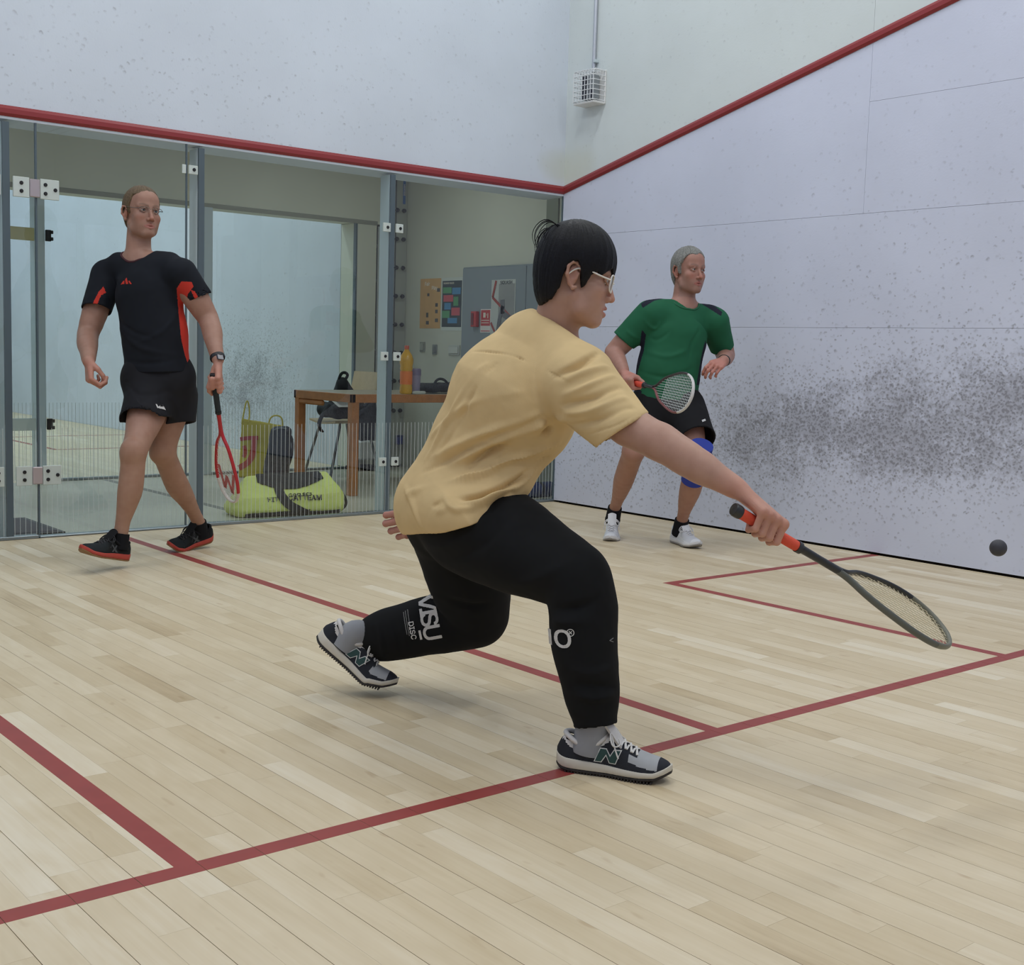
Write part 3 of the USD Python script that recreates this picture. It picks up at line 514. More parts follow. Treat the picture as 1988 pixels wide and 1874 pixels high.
obj('case', rumple(blob([[((0.40, -1.0, TZ + 0.04), 0.03), ((0.40, -1.15, TZ + 0.04), 0.03), ((-0.15, -1.0, TZ + 0.05), 0.04), ((-0.15, -1.2, TZ + 0.05), 0.04)]]), 0.008, 12), M_nyl, kb, smooth=60); obj('grip', tube(spline([(0.3, -1.05, TZ + 0.055), (0.27, -1.05, TZ + 0.1), (0.2, -1.05, TZ + 0.1), (0.16, -1.05, TZ + 0.06)], 14), 0.01, 8), M_nyl, kb, smooth=60)
# yellow shopping bag
tt = thing('tote_bag', 'tall yellow carrier bag with a red swirl standing behind the duffel', 'bag')
M_ytote = plain('tote_yellow', lin(196, 180, 54), 0.6, bump=0.5, bscale=25, var=0.12, vscale=7); M_rswirl = plain('tote_red', lin(178, 58, 52), 0.6)
T0 = A([1.07, -2.26, 0.0]); tu = norm(A([-RIGHT[0], -RIGHT[1], 0])); tn = A([0.64, 0.77, 0])   # the broad side faces the court
tr = norm(A([RIGHT[0], RIGHT[1], 0]))
def tote(s, h, n): return T0 + tr * s + A([0, 0, 1]) * h + tn * n
hp = [tote(s, h, n) for s, h, n in ((-0.17, 0, -0.07), (0.12, 0, -0.07), (-0.17, 0, 0.07), (0.12, 0, 0.07), (-0.155, 0.43, -0.05), (-0.155, 0.46, 0.03), (0.16, 0.4, -0.05), (0.16, 0.42, 0.03))]
m = m3.Manifold.hull_points(A(hp)).refine_to_length(0.02).to_mesh(); t = trimesh.Trimesh(m.vert_properties[:, :3], m.tri_verts, process=True); trimesh.smoothing.filter_taubin(t, iterations=4)
obj('bag', rumple(t, 0.012, 8, 9), M_ytote, tt, smooth=60)
for pts in ([(-0.15, 0.42, 0.045), (-0.13, 0.55, 0.03), (-0.115, 0.6, 0.02), (-0.1, 0.55, 0.02), (-0.1, 0.43, 0.045)], [(0.04, 0.41, -0.05), (0.07, 0.48, -0.05), (0.13, 0.48, -0.05), (0.15, 0.4, -0.05)]):
    obj('handle', tube(spline([tote(*p) for p in pts], 24), 0.006, 8), M_ytote, tt, smooth=60)
def swirl(P, w):
    P = spline(A([tote(s, h, 0.066 - 0.035 * h / 0.45 + 0.012) for s, h in P]), 24); up = tn; T = np.gradient(P, axis=0); S = np.cross(T, up); S /= np.linalg.norm(S, axis=1, keepdims=True)
    return sheet(np.stack([P - S * w / 2, P, P + S * w / 2], 1), 0.004)
obj('red_swirl', join(swirl([(-0.16, 0.30), (-0.1, 0.31), (-0.02, 0.315)], 0.03), swirl([(-0.05, 0.31), (-0.055, 0.22), (-0.08, 0.14), (-0.165, 0.075)], 0.045), swirl([(-0.13, 0.25), (-0.12, 0.2), (-0.13, 0.16)], 0.03)), M_rswirl, tt)
db = thing('sports_bag', 'dark slate upright bag leaning beside the yellow carrier bag', 'bag')
obj('bag', rumple(blob([[(T0 + tr * s + tn * n + A([0, 0, h]), r) for s, h, n, r in ((0.09, 0.06, 0.17, 0.05), (0.2, 0.06, 0.16, 0.05), (0.14, 0.37, 0.15, 0.045), (0.215, 0.38, 0.14, 0.04), (0.12, 0.06, 0.15, 0.05))]]), 0.012, 9, 2), M_nyl2, db, smooth=60)
obj('strap', tube(spline([T0 + tr * s + tn * n + A([0, 0, h]) for s, h, n in ((0.23, 0.38, 0.17), (0.265, 0.32, 0.18), (0.265, 0.2, 0.18), (0.235, 0.1, 0.18))], 18), 0.012, 8), M_nyl, db, smooth=60)
obj('zip', tube(spline([T0 + tr * s + tn * n + A([0, 0, h]) for s, h, n in ((0.13, 0.39, 0.19), (0.17, 0.405, 0.19), (0.22, 0.4, 0.175))], 12), 0.004, 6), M_alu, db)
sh = thing('loose_shoe', 'dark pair of shoes tucked beside the slate bag', 'shoe')
obj('upper', rumple(blob([[(T0 + tr * 0.33 + tn * 0.16 + A([0, 0, 0.05]), 0.035), (T0 + tr * 0.38 + tn * 0.15 + A([0, 0, 0.035]), 0.03)]], 0.008), 0.006, 20), plain('shoe_dark', lin(70, 40, 44), 0.6), sh, smooth=60); obj('sole', blob([[(T0 + tr * 0.32 + tn * 0.18 + A([0, 0, 0.012]), 0.012), (T0 + tr * 0.4 + tn * 0.15 + A([0, 0, 0.012]), 0.012), (T0 + tr * 0.33 + tn * 0.13 + A([0, 0, 0.012]), 0.012)]], 0.008), M_white, sh, smooth=60)
# lime duffel right behind the glass
df = thing('duffel_bag', 'lime green and black duffel bag on the floor behind the glass', 'bag')
M_lime = plain('duffel_lime', lin(216, 222, 122), 0.6, bump=0.5, bscale=30, var=0.08, vscale=8)
D0, dx = A([1.98, -0.27, 0.0]), norm(A([-0.63, 0.13, 0])); dyv = A([-dx[1], dx[0], 0])  # dx: towards the right in the picture
if dyv[1] < 0: dyv = -dyv
def duf(a, h, n): return D0 + dx * a + dyv * n + A([0, 0, h])
t = blob([[(duf(a, h, n), r) for a, h, n, r in ((-0.32, 0.045, -0.09, 0.045), (-0.32, 0.045, 0.09, 0.045), (0.30, 0.045, -0.09, 0.045), (0.30, 0.045, 0.09, 0.045), (-0.24, 0.205, 0.0, 0.04), (-0.05, 0.185, 0.0, 0.045), (0.24, 0.225, 0.0, 0.035), (-0.3, 0.1, 0.08, 0.045), (0.3, 0.12, 0.08, 0.045))]], 0.012)
t = rumple(t, 0.014, 7, 4); t.vertices[:, 2] = np.maximum(t.vertices[:, 2], 0.001); t.vertices[:, 1] = np.minimum(t.vertices[:, 1], -0.06)
obj('body', t, M_lime, df, smooth=60)
def drape(P, w, lift=0.006, n=24, mat=M_nyl, name='strap'):              # a band laid on the bag's front
    P = spline(A(P), n); loc = A([duf(*p) for p in P]); q = trimesh.proximity.closest_point(t, loc)
    T = np.gradient(q[0], axis=0); N = t.face_normals[q[2]]; N = (N + np.roll(N, 1, 0) + np.roll(N, -1, 0)); N /= np.linalg.norm(N, axis=1, keepdims=True)
    S = np.cross(T, N); S /= np.linalg.norm(S, axis=1, keepdims=True); Cn = q[0] + N * lift
    rows = [Cn + S * w * k for k in (-0.5, -0.17, 0.17, 0.5)]; out = []
    for r in rows: c = trimesh.proximity.closest_point(t, r); out.append(c[0] + t.face_normals[c[2]] * 0 + N * lift)
    return obj(name, sheet(np.stack(out, 1), 0.006), mat, df, smooth=40)
drape([(-0.2, 0.29, 0.03), (-0.08, 0.24, 0.07), (0.06, 0.24, 0.07), (0.2, 0.30, 0.03)], 0.13, name='top_flap')
drape([(-0.08, 0.2, 0.1), (-0.07, 0.13, 0.12), (-0.02, 0.07, 0.13), (0.1, 0.02, 0.12)], 0.055)
drape([(-0.30, 0.01, 0.14), (0.0, 0.01, 0.14), (0.31, 0.01, 0.14)], 0.03, name='piping')
obj('end_strap', tube(spline([duf(*p) for p in ((0.29, 0.17, 0.05), (0.345, 0.12, 0.07), (0.365, 0.06, 0.07), (0.33, 0.03, 0.09), (0.29, 0.02, 0.1))], 24), 0.017, 8, sx=1, sy=0.5), M_nyl, df, smooth=60)
def on_bag(txt, a0, h0, hh, mat):
    m = meshkit.text_mesh(txt, hh, 0.003, bold=True); m = m.subdivide_to_size(0.02); P = A([duf(a0 + q[0], h0 + q[1], 0.14) for q in m.vertices]); c = trimesh.proximity.closest_point(t, P)
    V = c[0] + dyv * (0.003 + m.vertices[:, 2:3]); return V, m.faces
obj('lettering', on_bag('COO SCI', -0.03, 0.135, 0.026, M_nyl), M_nyl, df); obj('lettering', on_bag('CATTEAM', -0.03, 0.1, 0.032, M_nyl), M_nyl, df); obj('lettering', on_bag('FIT', -0.16, 0.1, 0.03, M_nyl), M_nyl, df)
# ---------------------------------------------------------------- rounded figures: signed distances, blended, then meshed on a sparse grid
from scipy.spatial import cKDTree
def cap_(a, b, ra, rb=None, n=None, s=1.0, end=None):                 # tapered capsule; n, s: scaled by s along n; end: cut flat at b (along a->b or the given normal)
    a, b = A(a, float), A(b, float); rb = ra if rb is None else rb
    if n is not None:
        n = norm(n); Mx = np.eye(3) - np.outer(n, n) * (1 - 1 / s)
    else: Mx = None
    ab = (b - a) if Mx is None else Mx @ (b - a); L2 = ab @ ab + 1e-12; f = min(1.0, s)
    en = None if end is None else (norm(b - a) if end is True else norm(end))
    def fn(P):
        q = P - a
        if Mx is not None: q = q @ Mx
        t = np.clip(q @ ab / L2, 0, 1); e = q - t[:, None] * ab
        d = (np.sqrt((e * e).sum(1)) - (ra + (rb - ra) * t)) * f
        return d if en is None else np.maximum(d, (P - b) @ en)
    m = max(ra, rb) * max(1, s); fn.box = (np.minimum(a, b) - m, np.maximum(a, b) + m); return fn
def ell(c, r, M=None):                                                # ellipsoid; M: columns are its axes
    c, r = A(c, float), A(r, float); M = np.eye(3) if M is None else M
    def fn(P):
        q = (P - c) @ M; k0 = np.sqrt(((q / r) ** 2).sum(1)); k1 = np.sqrt(((q / r ** 2) ** 2).sum(1)) + 1e-9; return k0 * (k0 - 1) / k1
    m = r.max(); fn.box = (c - m, c + m); return fn
def half(p, n):                                                       # half space behind p (kept)
    p, n = A(p, float), norm(n); fn = lambda P: (P - p) @ n; fn.box = None; return fn
def ADD(fn, k=0.015): return ('add', fn, k)
def SUB(fn, k=0.004): return ('sub', fn, k)
def INT(fn, k=0.001): return ('int', fn, k)
def combine(prims, P, ds=None):
    d = np.full(len(P), 1e3)
    for i, (op, fn, k) in enumerate(prims):
        e = fn(P) if ds is None else ds[i]
        if op == 'add': h = np.clip(0.5 + 0.5 * (d - e) / k, 0, 1); d = d + (e - d) * h - k * h * (1 - h)
        else:
            if op == 'sub': e = -e
            h = np.clip(0.5 - 0.5 * (d - e) / k, 0, 1); d = d + (e - d) * h + k * h * (1 - h)
    return d
_E = [(a, b) for a in range(8) for b in (a ^ 1, a ^ 2, a ^ 4) if b > a]
_C = A([[i & 1, i >> 1 & 1, i >> 2 & 1] for i in range(8)])
def skin(prims, h, B=16, newton=True, pad=0.0):
    bx = [p[1].box for p in prims if p[0] == 'add']; lo = np.min([b[0] for b in bx], 0) - 3 * h - pad; hi = np.max([b[1] for b in bx], 0) + 3 * h + pad
    nb = np.ceil((hi - lo) / (B * h)).astype(int); ijk = np.stack(np.meshgrid(*[np.arange(n) for n in nb], indexing='ij'), -1).reshape(-1, 3)
    cen = lo + (ijk + 0.5) * B * h; Rb = B * h * 0.5 * 3 ** 0.5
    ds = [p[1](cen) for p in prims]; d0 = combine(prims, cen, ds); act = np.nonzero(np.abs(d0) < Rb * 1.15 + 0.004)[0]
    dm = np.min([ds[i] for i, p in enumerate(prims) if p[0] == 'add'], 0)
    N = nb * B + 2; key = lambda c: (c[:, 0] * N[1] + c[:, 1]) * N[2] + c[:, 2]
    g = np.stack(np.meshgrid(*[np.arange(B + 1)] * 3, indexing='ij'), -1); gf = g.reshape(-1, 3) * h
    VK, VP, QF = [], [], []
    for bi in act:
        sel = [p for i, p in enumerate(prims) if (p[0] == 'int') or (p[0] == 'sub' and ds[i][bi] < Rb + p[2] + 0.002) or (p[0] == 'add' and ds[i][bi] < dm[bi] + 2 * Rb + 2 * p[2])]
        o = ijk[bi] * B; P = lo + o * h + gf; v = combine(sel, P).reshape(B + 1, B + 1, B + 1); s = v < 0
        if s.all() or not s.any(): continue
        c8 = [s[c[0]:B + c[0], c[1]:B + c[1], c[2]:B + c[2]] for c in _C]; cnt = sum(x.astype(np.int8) for x in c8)
        ci = np.argwhere((cnt > 0) & (cnt < 8))
        if len(ci):
            vals = np.stack([v[tuple((ci + c).T)] for c in _C], 1); acc = np.zeros((len(ci), 3)); num = np.zeros(len(ci))
            for a, b in _E:
                m = (vals[:, a] < 0) != (vals[:, b] < 0); t = np.where(m, vals[:, a] / np.where(m, vals[:, a] - vals[:, b], 1), 0)
                acc += np.where(m[:, None], _C[a] + t[:, None] * (_C[b] - _C[a]), 0); num += m
            p = lo + (o + ci + acc / num[:, None]) * h
            if newton:
                e = h * 0.3; d = combine(sel, p); gr = np.stack([combine(sel, p + e * np.eye(3)[k]) - d for k in range(3)], 1) / e
                p = p - np.clip(gr * (d / np.maximum((gr * gr).sum(1), 0.2))[:, None], -h * 0.6, h * 0.6)
            VK.append(key(o + ci)); VP.append(p)
        for ax in range(3):
            u, w = [(1, 2), (2, 0), (0, 1)][ax]; s0 = s[:B, :B, :B]; sl = [slice(0, B)] * 3; sl[ax] = slice(1, B + 1); ch = np.argwhere(s0 != s[tuple(sl)])
            if not len(ch): continue
            inside = s0[tuple(ch.T)]; eu, ew = np.eye(3, dtype=int)[u], np.eye(3, dtype=int)[w]; b = o + ch
            q = np.stack([key(b), key(b - eu), key(b - eu - ew), key(b - ew)], 1); q[~inside] = q[~inside][:, ::-1]; QF.append(q)
    VK, VP, QF = np.concatenate(VK), np.vstack(VP), np.vstack(QF); o = np.argsort(VK); VK, VP = VK[o], VP[o]
    idx = np.searchsorted(VK, QF); idx = np.minimum(idx, len(VK) - 1); ok = (VK[idx] == QF).all(1); Q = idx[ok]
    f = np.vstack([Q[:, [0, 1, 2]], Q[:, [0, 2, 3]]])
    return VP, f
def normals(v, f):
    n = np.zeros_like(v); c = np.cross(v[f[:, 1]] - v[f[:, 0]], v[f[:, 2]] - v[f[:, 0]])
    for k in range(3): np.add.at(n, f[:, k], c)
    return n / np.maximum(np.linalg.norm(n, axis=1, keepdims=True), 1e-12)
def relax(v, f, it=2):                                                 # light taubin smoothing
    from scipy.sparse import coo_matrix, diags
    e = np.vstack([f[:, [0, 1]], f[:, [1, 2]], f[:, [2, 0]]]); n = len(v); M = coo_matrix((np.ones(len(e)), (e[:, 0], e[:, 1])), (n, n)).tocsr(); M = M + M.T; M.data[:] = 1
    Dm = diags(1 / np.maximum(np.asarray(M.sum(1)).ravel(), 1)); L = Dm @ M
    for _ in range(it): v = v + 0.5 * (L @ v - v); v = v - 0.52 * (L @ v - v)
    return v
def folds(v, n, lines, dist=None):                                     # ridges (+) and creases (-) along 3-D polylines: (points, amplitude, width)
    out = np.zeros(len(v))
    for P, amp, wid in lines:
        P = spline(P, 40) if len(P) > 2 else np.linspace(P[0], P[1], 40); t, i = cKDTree(P).query(v, distance_upper_bound=wid * 3.2); ok = np.isfinite(t)
        fade = np.sin(np.pi * np.clip((i[ok] + 1) / 41, 0.0, 1)) ** 0.6; out[ok] += amp * fade * np.exp(-(t[ok] / wid) ** 2)
    return v + n * out[:, None]
def ripple(v, n, amp, scale, stretch=None, seed=0):
    q = v @ np.asarray(stretch).T if stretch is not None else v; return v + n * ((meshkit.fbm(q * scale + 40, 3, seed) - 0.5) * 2 * amp)[:, None]
def decal(mesh2d, o, ux, uy, v, n, lift=0.0012, sub=0.012):            # lay flat print on a surface (v, n) seen along ux x uy
    m = mesh2d.subdivide_to_size(sub); nz = norm(np.cross(ux, uy)); P = A(o) + m.vertices[:, :1] * ux + m.vertices[:, 1:2] * uy
    c = (v - A(o)) @ nz; near = (n @ nz) > -0.1; vv, nn = v[near], n[near]; pl = np.stack([(vv - A(o)) @ norm(ux), (vv - A(o)) @ norm(uy)], 1); hh = (vv - A(o)) @ nz
    tr_ = cKDTree(pl); q = np.stack([(P - A(o)) @ norm(ux), (P - A(o)) @ norm(uy)], 1); dd, ii = tr_.query(q, 6)
    dd = np.maximum(dd, 1e-6); top = hh[ii].max(1, keepdims=True); wt = np.where(hh[ii] > top - 0.02, 1 / dd, 0); N = (nn[ii] * wt[..., None]).sum(1); N /= np.linalg.norm(N, axis=1, keepdims=True)
    hgt = (hh[ii] * wt).sum(1) / wt.sum(1)
    return P + nz * hgt[:, None] + N * (lift + 0.4 * m.vertices[:, 2:3]), m.faces

# ---------------------------------------------------------------- heads, hands
def Lp(Fm, c, sc): return lambda *p: A(c) + Fm @ (A(p, float) * sc)    # local head / hand coordinates -> world
def head_prims(Fm, c, sc=(1, 1, 1), jaw=1.0, mouth=0.0, nose=1.0, lips=1.0, cheek=1.0):
    X = Lp(Fm, c, A(sc)); E_ = lambda p, r: ell(X(*p), A(r) * A(sc), Fm); o = []
    o += [ADD(E_((0, -0.012, 0.034), (0.075, 0.096, 0.083))), ADD(E_((0, 0.03, -0.03), (0.061, 0.060, 0.082)), 0.02), ADD(E_((0, -0.03, -0.01), (0.062, 0.062, 0.07)), 0.02)]
    for s in (-1, 1):
        o += [ADD(cap_(X(s * 0.054 * jaw, -0.002, -0.055), X(s * 0.046 * jaw, 0.02, -0.085), 0.016), 0.02), ADD(cap_(X(s * 0.046 * jaw, 0.02, -0.084), X(s * 0.014, 0.066, -0.103), 0.017), 0.018),
              ADD(E_((s * 0.043, 0.056, -0.03), (0.022 * cheek, 0.022, 0.02)), 0.018), ADD(cap_(X(s * 0.012, 0.082, 0.017), X(s * 0.046, 0.066, 0.018), 0.0095), 0.014)]
    for s in (-1, 1): o.append(ADD(E_((s * 0.034, 0.042, -0.062), (0.024, 0.03, 0.03)), 0.02))
    o += [ADD(E_((0, 0.03, -0.092), (0.042, 0.045, 0.022)), 0.02)]
    o += [ADD(E_((0, 0.074, -0.1), (0.02, 0.018, 0.016)), 0.014), ADD(E_((0, 0.066, -0.068), (0.034, 0.026, 0.03)), 0.016), ADD(E_((0, 0.055, 0.052), (0.05, 0.03, 0.035)), 0.03)]
    for s in (-1, 1): o.append(SUB(E_((s * 0.031, 0.095, 0.0), (0.019, 0.019, 0.0115)), 0.010))
    o += [ADD(cap_(X(0, 0.083, 0.01), X(0, 0.103, -0.030), 0.0065, 0.0085), 0.010), ADD(E_((0, 0.1055 * 1.0, -0.039), (0.0115, 0.0125 * nose, 0.0095)), 0.006)]
    for s in (-1, 1):
        o += [ADD(E_((s * 0.0125, 0.094, -0.043), (0.0075, 0.011, 0.0075)), 0.005), SUB(E_((s * 0.007, 0.1, -0.0505), (0.0035, 0.006, 0.004)), 0.003)]
        # lids
        o += [ADD(cap_(X(s * 0.015, 0.078, 0.0), X(s * 0.029, 0.0865, 0.0085), 0.0033), 0.003), ADD(cap_(X(s * 0.029, 0.0865, 0.0085), X(s * 0.047, 0.075, 0.001), 0.0033), 0.003),
              ADD(cap_(X(s * 0.016, 0.078, -0.003), X(s * 0.03, 0.085, -0.0085), 0.0028), 0.003), ADD(cap_(X(s * 0.03, 0.085, -0.0085), X(s * 0.047, 0.075, -0.002), 0.0028), 0.003)]
        # ear: shell, rim, hollow, lobe
        er = lambda y, z: X(s * (0.0785 + 0.06 * max(0, -0.012 - y) * 0 + (0.008 if y < -0.022 else 0.0)), y, z)
        o += [ADD(E_((s * 0.0745, -0.018, -0.012), (0.007, 0.016, 0.026)), 0.005)]
        rim = [(0.0, 0.008), (-0.010, 0.02), (-0.024, 0.021), (-0.034, 0.008), (-0.033, -0.012), (-0.022, -0.03), (-0.010, -0.042), (-0.003, -0.038)]
        for (ya, za), (yb, zb) in zip(rim[:-1], rim[1:]): o.append(ADD(cap_(er(ya, za), er(yb, zb), 0.0042), 0.004))
        o += [ADD(cap_(er(-0.002, -0.004), er(-0.006, -0.018), 0.0035), 0.004), SUB(E_((s * 0.086, -0.016, -0.008), (0.009, 0.009, 0.013)), 0.004)]
    # mouth
    m = mouth
    for s in (-1, 1):
        o += [ADD(cap_(X(0, 0.0925 + m * 0.5, -0.0655 + m * 0.3), X(s * 0.028 * (1 - 14 * m), 0.078, -0.0715), 0.0048 * lips, 0.003), 0.006), ADD(cap_(X(0, 0.0915 + m * 0.4, -0.0795 - m * 0.8), X(s * 0.027 * (1 - 14 * m), 0.078, -0.0725), 0.0056 * lips, 0.003), 0.006)]
    o.append(SUB(ell(X(0, 0.099, -0.0722 - m * 0.3), A((0.024 * (1 - 14 * m), 0.012, 0.0014 + m * 0.55)) * A(sc), Fm), 0.003))
    o.append(SUB(E_((0, 0.096, -0.0575), (0.0035, 0.005, 0.007)), 0.004))
    return o
def head_color(v, Fm, c, sc, base, hair, lip, brow=0.8, stubble=0.0, blush=0.25):
    q = ((v - A(c)) @ Fm) / A(sc); x, y, z = np.abs(q[:, 0]), q[:, 1], q[:, 2]; C = np.tile(base, (len(v), 1)); g = lambda d, w: np.exp(-(d / w) ** 2)
    def mixc(m, col):
        nonlocal C
        C = C * (1 - m[:, None]) + A(col) * m[:, None]
    hd = (np.linalg.norm(q, axis=1) < 0.16).astype(float); red = A(base) * A([1.03, 0.72, 0.68]); front = 1 / (1 + np.exp(-(y - 0.06) / 0.006))
    mixc(hd * blush * 1.6 * front * g(np.hypot(x - 0.04, z + 0.035), 0.022), red); mixc(hd * blush * 2.0 * g(np.hypot(np.hypot(x, y - 0.11), z + 0.04), 0.018), red)
    mixc(hd * blush * 1.8 * (x > 0.068) * g(np.hypot(y + 0.018, z + 0.012), 0.035), red)
    if stubble: mixc(hd * stubble * (1 / (1 + np.exp((z + 0.05) / 0.008))) * (y > -0.005) * (z > -0.14), A(hair) * 0.6 + A(base) * 0.3)
    lw = np.clip(1 - np.abs(x) / 0.027, 0, 1); zc = -0.0722; mixc(hd * 0.75 * (y > 0.078) * (np.abs(z - zc) < 0.0035 + 0.0105 * lw) * (x < 0.027), lip)
    bx = np.clip((x - 0.013) / 0.036, 0, 1); bz = 0.019 + 0.007 * np.sin(bx * 2.2); mixc(hd * brow * (y > 0.045) * (x > 0.010) * (x < 0.052) * g(z - bz, 0.0052 * (1.15 - 0.5 * bx)), A(hair) * 0.8)
    mixc(hd * 0.5 * g(np.hypot(np.hypot(x - 0.007, y - 0.100), z + 0.050), 0.006), A(base) * 0.25)
    mixc(hd * 0.45 * g(np.hypot(x - 0.031, z), 0.017) * (y > 0.06), A(base) * A([0.72, 0.6, 0.6]))
    mixc(hd * 0.5 * (y > 0.07) * g(x - 0.031, 0.016) * g(z - 0.0055, 0.0028), A([0.03, 0.025, 0.025]))
    return np.clip(C, 0, 1)
def poly_sd(y, z, poly):
    P = A(poly, float); Q = np.roll(P, -1, 0); d = np.full(len(y), 1e9); ins = np.zeros(len(y), bool)
    for a, b in zip(P, Q):
        e = b - a; wy, wz = y - a[0], z - a[1]; t = np.clip((wy * e[0] + wz * e[1]) / (e @ e), 0, 1); d = np.minimum(d, (wy - t * e[0]) ** 2 + (wz - t * e[1]) ** 2)
        c = ((a[1] > z) != (b[1] > z)) & (y < (b[0] - a[0]) * (z - a[1]) / (b[1] - a[1] + 1e-12) + a[0]); ins ^= c
    d = np.sqrt(d); return np.where(ins, -d, d)
def hair_mesh(Fm, c, sc, poly, grow, h, strand=0.003, sharp=0.004, xw=None, seed=1, back=0.0):
    sc = A(sc); X = Lp(Fm, c, sc); E_ = lambda p, r: ell(X(*p), A(r) * sc, Fm)
    def mask(P):
        q = ((P - A(c)) @ Fm) / sc; z = q[:, 2] + (0 if xw is None else xw(q)); jit = 0.006 * (meshkit.noise(np.stack([q[:, 0] * 160, q[:, 1] * 160, q[:, 2] * 12], 1) + 99, seed) - 0.5)
        return poly_sd(q[:, 1], z + jit, poly)
    mask.box = None
    pr = [ADD(E_((0, -0.014, 0.034), (0.076 + grow, 0.097 + grow, 0.084 + grow * 1.15))), ADD(E_((0, -0.035 - back, -0.01), (0.064 + grow, 0.062 + grow, 0.085 + grow)), 0.02), INT(mask, sharp)]
    v, f = skin(pr, h, newton=False); v = relax(v, f, 2); n = normals(v, f); q = ((v - A(c)) @ Fm) / sc
    cr = A([0.0, -0.045, 0.11]); d = q - cr; ang = np.arctan2(d[:, 0], d[:, 1]); rr = np.linalg.norm(d, axis=1)
    s = meshkit.fbm(np.stack([np.cos(ang) * 9, np.sin(ang) * 9, rr * 7], 1) + 60, 3, seed) * 0.5 + meshkit.fbm(np.stack([np.cos(ang) * 26, np.sin(ang) * 26, rr * 12], 1) + 30, 2, seed) * 0.5
    return v + n * ((s - 0.5) * 2 * strand)[:, None], f
def eye_meshes(Fm, c, sc, gaze, parent, mat, iris):
    X = Lp(Fm, c, A(sc)); gaze = norm(gaze)
    for s in (-1, 1):
        t = trimesh.creation.icosphere(4, 0.0118); o = X(s * 0.031, 0.0735, -0.0005); cs = t.vertices @ gaze / 0.0118; col = np.tile(A([0.40, 0.36, 0.34]), (len(cs), 1))
        col[cs > 0.885] = iris; col[cs > 0.975] = (0.01, 0.01, 0.01); obj('eye', (t.vertices + o, t.faces), mat, parent, smooth=True, color=col)
def grip_hand(H0, a, p, side, wrist, R=0.017, S=1.0, fore=None):       # a hand closed round a handle; a: towards the racket head, p: to the back of the hand
    a = norm(a); p = norm(A(p) - a * (A(p) @ a)); q = side * np.cross(a, p); dirn = lambda deg: math.cos(math.radians(deg)) * p + math.sin(math.radians(deg)) * q
    pt = lambda s, deg, r: A(H0) + a * s * S + dirn(deg) * r * S; o, kn = [], []
    for i, (s, ln, r) in enumerate(((0.036, 1.0, 0.0088), (0.013, 1.04, 0.009), (-0.0085, 1.0, 0.0086), (-0.029, 0.9, 0.0075))):
        K, P1, P2, P3 = pt(s - 0.006, 22, R + 0.022), pt(s, 98, R + 0.016 * ln), pt(s + 0.003, 172, R + 0.0085), pt(s + 0.004, 232, R + 0.0075); kn.append(K)
        o += [ADD(cap_(K, P1, r * 1.22 * S, r * 1.08 * S), 0.004), ADD(cap_(P1, P2, r * 1.1 * S, r * 0.98 * S), 0.003), ADD(cap_(P2, P3, r * 0.98 * S, r * 0.86 * S), 0.003)]
    wr_ = A(wrist)
    for K in kn: o.append(ADD(cap_(wr_ + (K - wr_) * 0.12, K, 0.017 * S, 0.0125 * S), 0.008))
    tb_, t1, t2, t3 = wr_ + (pt(0.0, -60, R + 0.012) - wr_) * 0.35, pt(0.012, -62, R + 0.015), pt(0.043, -108, R + 0.0115), pt(0.066, -140, R + 0.008)
    o += [ADD(cap_(tb_, t1, 0.016 * S, 0.0135 * S), 0.010), ADD(cap_(t1, t2, 0.0115 * S, 0.0105 * S), 0.005), ADD(cap_(t2, t3, 0.0105 * S, 0.009 * S), 0.004), ADD(cap_(pt(-0.03, -25, R + 0.012), pt(0.01, -30, R + 0.014), 0.014 * S), 0.010)]
    return o
def open_hand(wrist, z, y, side, curls=(25, 35, 20), thumb=0.0, S=1.0, fan=1.0, each=(0, 6, 12, 18)):   # z: to the finger tips, y: the palm's normal
    z = norm(z); y = norm(A(y) - z * (A(y) @ z)); x = side * np.cross(z, y); pt = lambda px, py, pz: A(wrist) + (x * px + y * py + z * pz) * S; o = []
    for i, (mx, mz, ln, r) in enumerate(((0.030, 0.088, 1.0, 0.0086), (0.010, 0.092, 1.1, 0.0088), (-0.011, 0.087, 1.02, 0.0084), (-0.030, 0.078, 0.82, 0.0074))):
        p = A([mx, -0.002, mz]); o.append(ADD(cap_(pt(mx * 0.45, 0.002, 0.012), pt(*p), 0.0165 * S, 0.0118 * S), 0.009)); ang = 0; rr = r * 1.12
        for L, cu_ in zip((0.046, 0.029, 0.023), curls):
            ang += math.radians(cu_ + each[i] * (0.6 if cu_ else 0)); dirv = A([mx * 1.6 * fan * math.cos(ang), math.sin(ang), math.cos(ang)]); p2 = p + norm(dirv) * L * ln; o.append(ADD(cap_(pt(*p), pt(*p2), rr * S, rr * 0.9 * S), 0.0035)); p = p2; rr *= 0.92
    t0, t1, t2, t3 = (0.014, 0.008, 0.014), (0.036, 0.018 + 0.012 * thumb, 0.046), (0.047 - 0.014 * thumb, 0.028 + 0.022 * thumb, 0.074), (0.048 - 0.03 * thumb, 0.034 + 0.03 * thumb, 0.099)
    o += [ADD(cap_(pt(*t0), pt(*t1), 0.0155 * S, 0.0125 * S), 0.009), ADD(cap_(pt(*t1), pt(*t2), 0.0112 * S, 0.0102 * S), 0.004), ADD(cap_(pt(*t2), pt(*t3), 0.0102 * S, 0.0085 * S), 0.003)]
    return o
